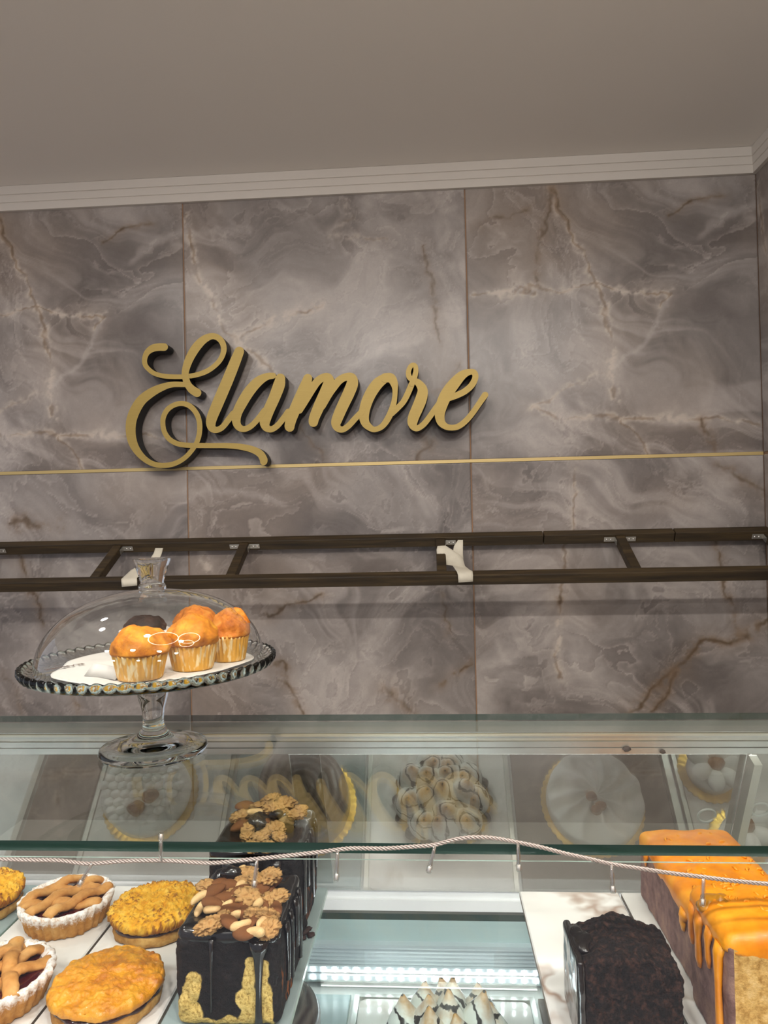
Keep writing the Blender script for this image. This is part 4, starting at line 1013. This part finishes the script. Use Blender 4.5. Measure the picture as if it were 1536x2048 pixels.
dr2 = [([(.0545, yy, .104), (.0568, yy, .094), (.0565, yy, .07), (.056, yy, zb)], [.006, .005, .004, .005]) for yy, zb in ((-.045, .03), (-.02, .05), (.012, .02), (.04, .045))]
dr2 += [([(xx, -.064, .100), (xx, -.0668, .092), (xx, -.0668, .084)], [.007, .006, .004]) for xx in (-.03, .0, .028)]
loaf('loaf_cake', 'taller rear half of the chocolate loaf topped with walnuts', .8790, .0550, .0630, .110, 42, loaf_mat('dark_loaf', None, LX, .81, 1.11), REAR, dr2)
for k, (x, y, s) in enumerate(((617, 1858, .004), (610, 1866, .006), (606, 1876, .004), (622, 1871, .0045), (600, 1886, .0035))):
    p = at(x, y, 'Z', 1.1115); V, F = sphere(10, 8); V = roughen(V, F, .5, 2.4, 3, k)*s*np.array([1, 1, .5])
    o = MB().add(V, F).build('cake_crumb', MAT['crumb'], None, True, (p[0], p[1], 1.1101+s*.5)); tag(o, ['rearmost', 'largest', 'middle', 'rightmost', 'frontmost'][k]+' chocolate crumb on the teal slab beside the loaf', 'crumb', 'crumbs beside the loaf')

# ------------------------------------------------------------------ chocolate cake and orange cake
MAT['brownie'] = crust('chocolate_crumb_face', (9, 6, 6), (26, 16, 13), (66, 42, 33), 210, .85, bump=1.0, bscale=260)
cc = thing('chocolate_cake', 'dark chocolate cake block with glossy glazed left side', 'cake', (.1755, .7000, 1.1103))
V, F = block(0, 0, .0455, .036, .080, .008, 51, .0048, 110, 90); tp = V[:, 2] > .062
V[:, 2] += np.where(tp, .010*np.clip(1-((V[:, 0]+.004)/.034)**2, 0, 1)+.004*fbm(V, 60, 3, 5), 0)
MB().add(V, F).build('sponge', MAT['brownie'], cc)
V, F = rblock(.0040, .037, .040, .0036, 40); V = V+np.array([-.0455, .001, .0415]); V = roughen(V, F, .0016, 50, 3, 6); V[:, 2] = np.maximum(V[:, 2], 0)
MB().add(V, F).build('glaze', MAT['choc_glaze'], cc)
V, F = sphere(30, 20); V = V*np.array([.012, .024, .006])+np.array([-.036, .006, .080]); V = roughen(V, F, .005, 70, 3, 9); MB().add(V, F).build('top_glaze', MAT['choc_glaze'], cc)
MAT['orange_side'] = crust('brown_cake_side', (104, 78, 74), (134, 104, 98), (160, 128, 112), 45, .8, bump=.6, bscale=260)
MAT['orange_crumb'] = crust('yellow_cake_crumb', (166, 124, 62), (210, 170, 100), (228, 194, 132), 130, .85, bump=.9, bscale=300)
def oglaze():
    t = NT('orange_glaze'); P = t.coord(); f = t.noise(P, 26, 5, .6)
    return t.done(t.bsdf(t.ramp(f, [(.3, lin(206, 112, 6)), (.5, lin(232, 140, 12)), (.7, lin(242, 164, 36))]), .42, 0, t.bump(t.noise(P, 90, 3, .5), .25, .002), .05))
MAT['orange_glaze'] = oglaze(); MAT['zest'] = simple('orange_zest', lin(240, 150, 24), .45, nscale=80, namp=.25)
MAT['candied'] = simple('candied_peel', lin(176, 116, 22), .2, nscale=60, namp=.4, coat=.3)
def orange(cy, hx, hy, h, seed, label, drips, cx):
    org = (cx, cy, 1.1103); t = thing('orange_cake', label, 'cake', org)
    V, F = rblock(hx, hy, (h-.003)/2, .006, 40); V = V+np.array([0, 0, (h-.003)/2]); V = roughen(V, F, .0016, 90, 4, seed); V[:, 2] = np.maximum(V[:, 2], 0)
    mb = MB().add(V, F); cen = np.array([V[list(f)].mean(0) for f in F]); mb.I = [1 if c[1] < -hy+.004 and c[0] > -hx+.004 else 0 for c in cen]
    mb.build('sponge', [MAT['orange_side'], MAT['orange_crumb']], t)
    V, F = rblock(hx*1.03, hy*1.01, .012, .0105, 64); V = V+np.array([0, 0, h-.009]); a = V[:, 2] > h-.012
    V[:, 2] += np.where(a, .008*np.clip(1-(V[:, 0]/hx)**2, 0, 1)*np.clip(1-(V[:, 1]/hy)**4, 0, 1)+.0022*fbm(V, 45, 3, seed), .006*fbm(V*[1, 1, 0], 50, 2, seed+1))
    g = MB().add(V, F).build('glaze', MAT['orange_glaze'], t)
    for yy, zb, r in drips:
        P = [(-hx+.001, yy, h-.012), (-hx-.0022, yy, h-.020), (-hx-.0024, yy+.001, (h+zb)/2-.004), (-hx-.0022, yy, zb+.008), (-hx-.0018, yy, zb)]
        V, F = tube(P, [r*1.5, r*1.2, r*.8, r*.95, r*.5], 12, .55, up=(1, 0, 0)); MB().add(V, F).build('glaze_drip', MAT['orange_glaze'], g)
    rs = np.random.RandomState(seed)
    proto = None
    for i in range(42):
        u, v = rs.uniform(-.85, .85, 2); x, y = u*hx, v*hy
        z = h+.0035+.008*(1-u*u)*(1-v**4)
        if proto is None:
            V, F = tube([(-.5, 0, 0), (-.2, .12, .12), (.2, -.05, .14), (.5, .1, 0)], [.12, .2, .2, .1], 6); proto = MB().add(V, F).build('zest_shred', MAT['zest'], t)
            o = proto
        else: o = copy_obj(proto, t)
        o.location = (x, y, z-.0010); s = rs.uniform(.0055, .009); o.scale = (s, s, s); o.rotation_euler = (0, 0, rs.uniform(0, 6.28))
    return t
orange(.845, .0560, .095, .083, 61, 'lower rear block of the orange glazed cake', ((-.07, .05, .006), (.06, .055, .004)), .3165)
o2 = orange(.6925, .0600, .0480, .114, 62, 'tall front block of the orange glazed cake showing yellow crumb', ((.036, .064, .0055), (.018, .052, .0060), (-.006, .066, .005), (-.030, .018, .0062)), .3135)
V, F = sphere(26, 18); V = V*np.array([.020, .016, .010]); V = roughen(V, F, .006, 90, 3, 3); V = V+np.array([-.042, .012, .112]); MB().add(V, F).build('candied_peel', MAT['candied'], o2)
V, F = sphere(16, 12); V = roughen(V, F, .35, 2.2, 3, 8)*np.array([.016, .006, .018]); V = V+np.array([.042, -.049, .020]); MB().add(V, F).build('chocolate_blob', MAT['brownie'], o2)

# ------------------------------------------------------------------ cakes on the lower shelf
MAT['cream'] = simple('white_cream', lin(240, 238, 232), .4, nscale=30, namp=.03)
MAT['caramel'] = crust('caramel_piece', (110, 68, 34), (150, 100, 56), (176, 128, 76), 60, .4)
MAT['sponge_dark'] = crust('chocolate_cake_side', (48, 36, 32), (66, 50, 44), (88, 68, 60), 60, .6)
def board(r, parent, n=44):
    V, F = lathe([(0, 0), (r, 0), (r, .0022), (r*.97, .003), (0, .003)], n*6, lambda a, q, z, j: (q+(.0028*abs(math.cos(a*n/2)) if q > r*.9 else 0), z))
    MB().add(V, F).build('gold_board', MAT['gold_board'], parent, sharp=40)
LZ = .8503
def peak_mat():
    t = NT('toasted_meringue'); P = t.coord(); s = t.n('ShaderNodeSeparateXYZ'); t.set(s.inputs[0], P)
    wv = t.noise(P, 1.6, 4, .6)
    toast = t.smooth(t.math('ADD', t.math('MULTIPLY', s.outputs['Z'], .75), t.math('MULTIPLY', wv, .8)), .78, 1.15)
    c = t.mix(toast, lin(240, 238, 232), lin(196, 138, 58))
    ph = t.math('ADD', t.math('MULTIPLY', s.outputs['Z'], 13.0), t.math('ADD', t.math('MULTIPLY', s.outputs['X'], 9.0), t.math('MULTIPLY', t.noise(P, 2.2, 3, .5), 11.0)))
    sn = t.math('SINE', ph); c = t.mix(t.smooth(sn, .72, .92), c, lin(38, 30, 28))
    return t.done(t.bsdf(c, .35, 0, None, 0, 0, .4))
MAT['peak'] = peak_mat()
mc = thing('meringue_cake', 'meringue cake with toasted peaks and chocolate stripes on marble tray', 'cake', (.0135, .965, LZ))
board(.090, mc)
V, F = lathe([(0, .003), (.076, .003), (.079, .006), (.079, .036), (.074, .042), (0, .043)], 64); MB().add(V, F).build('body', MAT['cream'], mc)
V, F = lathe([(.0, 0), (.42, .0), (.50, .12), (.46, .34), (.30, .62), (.13, .86), (.05, 1.0), (.0, 1.04)], 24)
V[:, 0] += .14*np.clip(V[:, 2]-.4, 0, 1)**1.5; V = roughen(V, F, .03, 4, 2, 5)
pk = None; rs = np.random.RandomState(3)
spots = [(0, 0)]+[(.034*math.cos(a), .034*math.sin(a)) for a in np.arange(5)*math.pi/2.5+.2]+[(.060*math.cos(a), .060*math.sin(a)) for a in np.arange(9)*math.pi/4.5+.1]
for (x, y) in spots:
    if pk is None: pk = MB().add(V, F).build('meringue_peak', MAT['peak'], mc); o = pk
    else: o = copy_obj(pk, mc)
    rr = math.hypot(x, y); s = .060+rs.uniform(-.003, .005); o.location = (x, y, .0405-.006*(rr > .05)); o.scale = (s, s, .073+rs.uniform(-.010, .007)-.014*(rr > .05)); o.rotation_euler = (-.25*y/.06, .25*x/.06, rs.uniform(0, 6.28))
pf = None
for k in range(16):
    a = k*2*math.pi/16
    if pf is None:
        V, F = sphere(14, 10); pf = MB().add(V*[.015, .012, .011], F).build('chocolate_puff', MAT['choc_glaze'], mc); o = pf
    else: o = copy_obj(pf, mc)
    o.location = (.083*math.cos(a), .083*math.sin(a), .0145); o.rotation_euler = (0, 0, a)
# scaled white cake
wc = thing('cream_cake', 'round white cake with scale shaped cream and caramel pieces', 'cake', (-.573, .972, LZ)); board(.094, wc)
V, F = lathe([(0, .003), (.080, .003), (.083, .008), (.082, .050), (.074, .056), (0, .058)], 64); MB().add(V, F).build('body', MAT['cream'], wc)
sc = None
for j in range(-5, 6):
    for i in range(-4, 5):
        x = i*.0185+(j % 2)*.0092; y = j*.0155
        if math.hypot(x, y) > .077: continue
        if sc is None:
            V, F = sphere(14, 10); V = V*[.0118, .0105, .007]; V[:, 2] += .35*V[:, 1]; sc = MB().add(V, F).build('cream_scale', MAT['cream'], wc); o = sc
        else: o = copy_obj(sc, wc)
        o.location = (x, y, .0605); 
for k, (x, y) in enumerate(((.026, .022), (.004, .046))):
    V, F = sphere(18, 12); V = roughen(V*[.017, .014, .007], F, .004, 90, 3, k); V = V+np.array([x, y, .069]); MB().add(V, F).build('caramel_piece', MAT['caramel'], wc)
# dark chocolate cake
dk = thing('glazed_cake', 'round dark chocolate cake with swirled glossy top below the loaf', 'cake', (-.252, .972, LZ)); board(.096, dk)
def swirl():
    t = NT('swirled_chocolate'); P = t.coord(); s = t.n('ShaderNodeTexWave'); s.wave_type = 'RINGS'; s.rings_direction = 'Z'; t.set(s.inputs['Vector'], P); s.inputs['Scale'].default_value = 22; s.inputs['Distortion'].default_value = 5; s.inputs['Detail'].default_value = 3; s.inputs['Detail Scale'].default_value = .6
    f = s.outputs['Fac']; c = t.mix(f, lin(64, 50, 46), lin(112, 98, 92))
    return t.done(t.bsdf(c, .25, 0, t.bump(f, .5, .003), .2))
V, F = lathe([(0, .003), (.084, .003), (.087, .007), (.087, .074), (.083, .081), (.070, .083), (0, .083)], 72); V = roughen(V, F, .0012, 40, 2, 4); MB().add(V, F).build('body', swirl(), dk)
# ruffled white cake
rc = thing('ruffled_cake', 'round white cake with radiating cream ruffles on a gold board', 'cake', (.300, .966, LZ)); board(.095, rc)
V, F = lathe([(0, .003), (.084, .003), (.088, .008), (.088, .040)]+[(.088*math.cos(a), .040+.014*math.sin(a)) for a in np.linspace(.1, math.pi/2, 26)], 160)
ang = np.arctan2(V[:, 1], V[:, 0]); rr = np.hypot(V[:, 0], V[:, 1]); wz = fbm(V*[1, 1, 0], 26, 2, 6)
V[:, 2] += np.where(V[:, 2] > .039, .0055*np.sin(ang*11+rr*55+wz*3.5)*np.clip(rr/.03, 0, 1), 0)
MB().add(V, F).build('cream', MAT['cream'], rc)
for k, (x, y) in enumerate(((-.012, .006), (.004, .022), (-.006, .030))):
    V, F = sphere(14, 10); V = roughen(V*[.011, .009, .005], F, .003, 90, 3, k+9)+np.array([x, y, .0575]); MB().add(V, F).build('caramel_piece', MAT['caramel'], rc)
# pair of small white cakes with lobes
for k, (x, y, lab) in enumerate(((.535, .905, 'small white lobed cake near the front of the right tray'), (.560, 1.035, 'small white lobed cake near the doors on the right tray'))):
    t = thing('lobed_cake', lab, 'cake', (x, y, LZ), k*.6, 'lobed cakes on the right tray'); board(.058, t, 30)
    V, F = lathe([(0, .003), (.044, .003), (.046, .02), (.044, .038), (0, .040)], 40); MB().add(V, F).build('body', MAT['cream'], t)
    lb = None
    for i in range(7):
        a = i*2*math.pi/7
        if lb is None: V, F = sphere(16, 12); lb = MB().add(V*[.022, .016, .012], F).build('cream_lobe', MAT['cream'], t); o = lb
        else: o = copy_obj(lb, t)
        o.location = (.032*math.cos(a), .032*math.sin(a), .042); o.rotation_euler = (0, 0, a)
    V, F = sphere(16, 12); V = roughen(V*[.016, .014, .010], F, .004, 80, 3, k)+np.array([0, 0, .048]); MB().add(V, F).build('caramel_piece', MAT['caramel'], t)
for k, (x, y) in enumerate(((1253, 1498), (1325, 1503))):
    p = at(x, y, 'Y', 1.0265); V, F = sphere(12, 9); V = roughen(V, F, .55, 2.2, 3, k+3)*(.0042-.0012*k)*np.array([1.3, .6, .9])
    o = MB().add(V, F).build('cake_crumb', MAT['crumb'], None, True, tuple(p)); tag(o, ('larger' if k == 0 else 'smaller')+' chocolate crumb stuck to the aluminium rail', 'crumb')

# ------------------------------------------------------------------ ring lamps and spots, seen mirrored in the dome
ch = thing('ring_chandelier', 'pendant lamp of three glowing rings, mirrored as loops in the glass dome', 'lamp', (.2, .6, 2.42))
for (x, y, r, z, ax) in ((-.05, .53, .22, 2.42, .0), (.33, .74, .21, 2.44, .15), (.40, .56, .14, 2.40, -.1)):
    ox, oy, oz = x-.2, y-.6, z-2.42
    V, F = tube([(ox+r*math.cos(a), oy+r*math.sin(a), oz+r*math.sin(ax)*math.cos(a)*.5) for a in np.linspace(0, 2*math.pi, 49)[:-1]], .0085, 6, 1, True)
    rg = MB().add(V, F).build('ring', MAT['ring'], ch)
    for a in (0, 2.09, 4.19):
        V, F = tube([(ox+r*math.cos(a), oy+r*math.sin(a), oz+.006), (ox*.2, oy*.2, ZC-.012-2.42)], .0008, 5); MB().add(V, F).build('cable', MAT['black'], rg)
V, F = lathe([(0, ZC-.014-2.42), (.12, ZC-.014-2.42), (.12, ZC-.0005-2.42), (0, ZC-.0005-2.42)], 32); MB().add(V, F).build('canopy', MAT['black'], ch, sharp=40)
NAMES = ['over the left rear, above the viewer row', 'in the front row left of the viewer', 'in the front row right of the viewer', 'in the front row at the right wall', 'left above the cake stand', 'above the case, left of the ring lamps', 'above the case, right of the ring lamps', 'at the back left behind the viewer', 'at the back straight behind the viewer', 'at the back right behind the viewer', 'over the far left end of the case']
for (x, y, pw, aim), nm in zip(DOWN, NAMES):
    t = thing('ceiling_spot', 'small round ceiling downlight '+nm, 'lamp', (x, y, ZC-.0005), 0, 'ceiling downlights')
    V, F = lathe([(.072, -.006), (.087, -.006), (.087, 0), (.072, 0)], 24); MB().add(V, F).build('bezel', MAT['alu'], t)
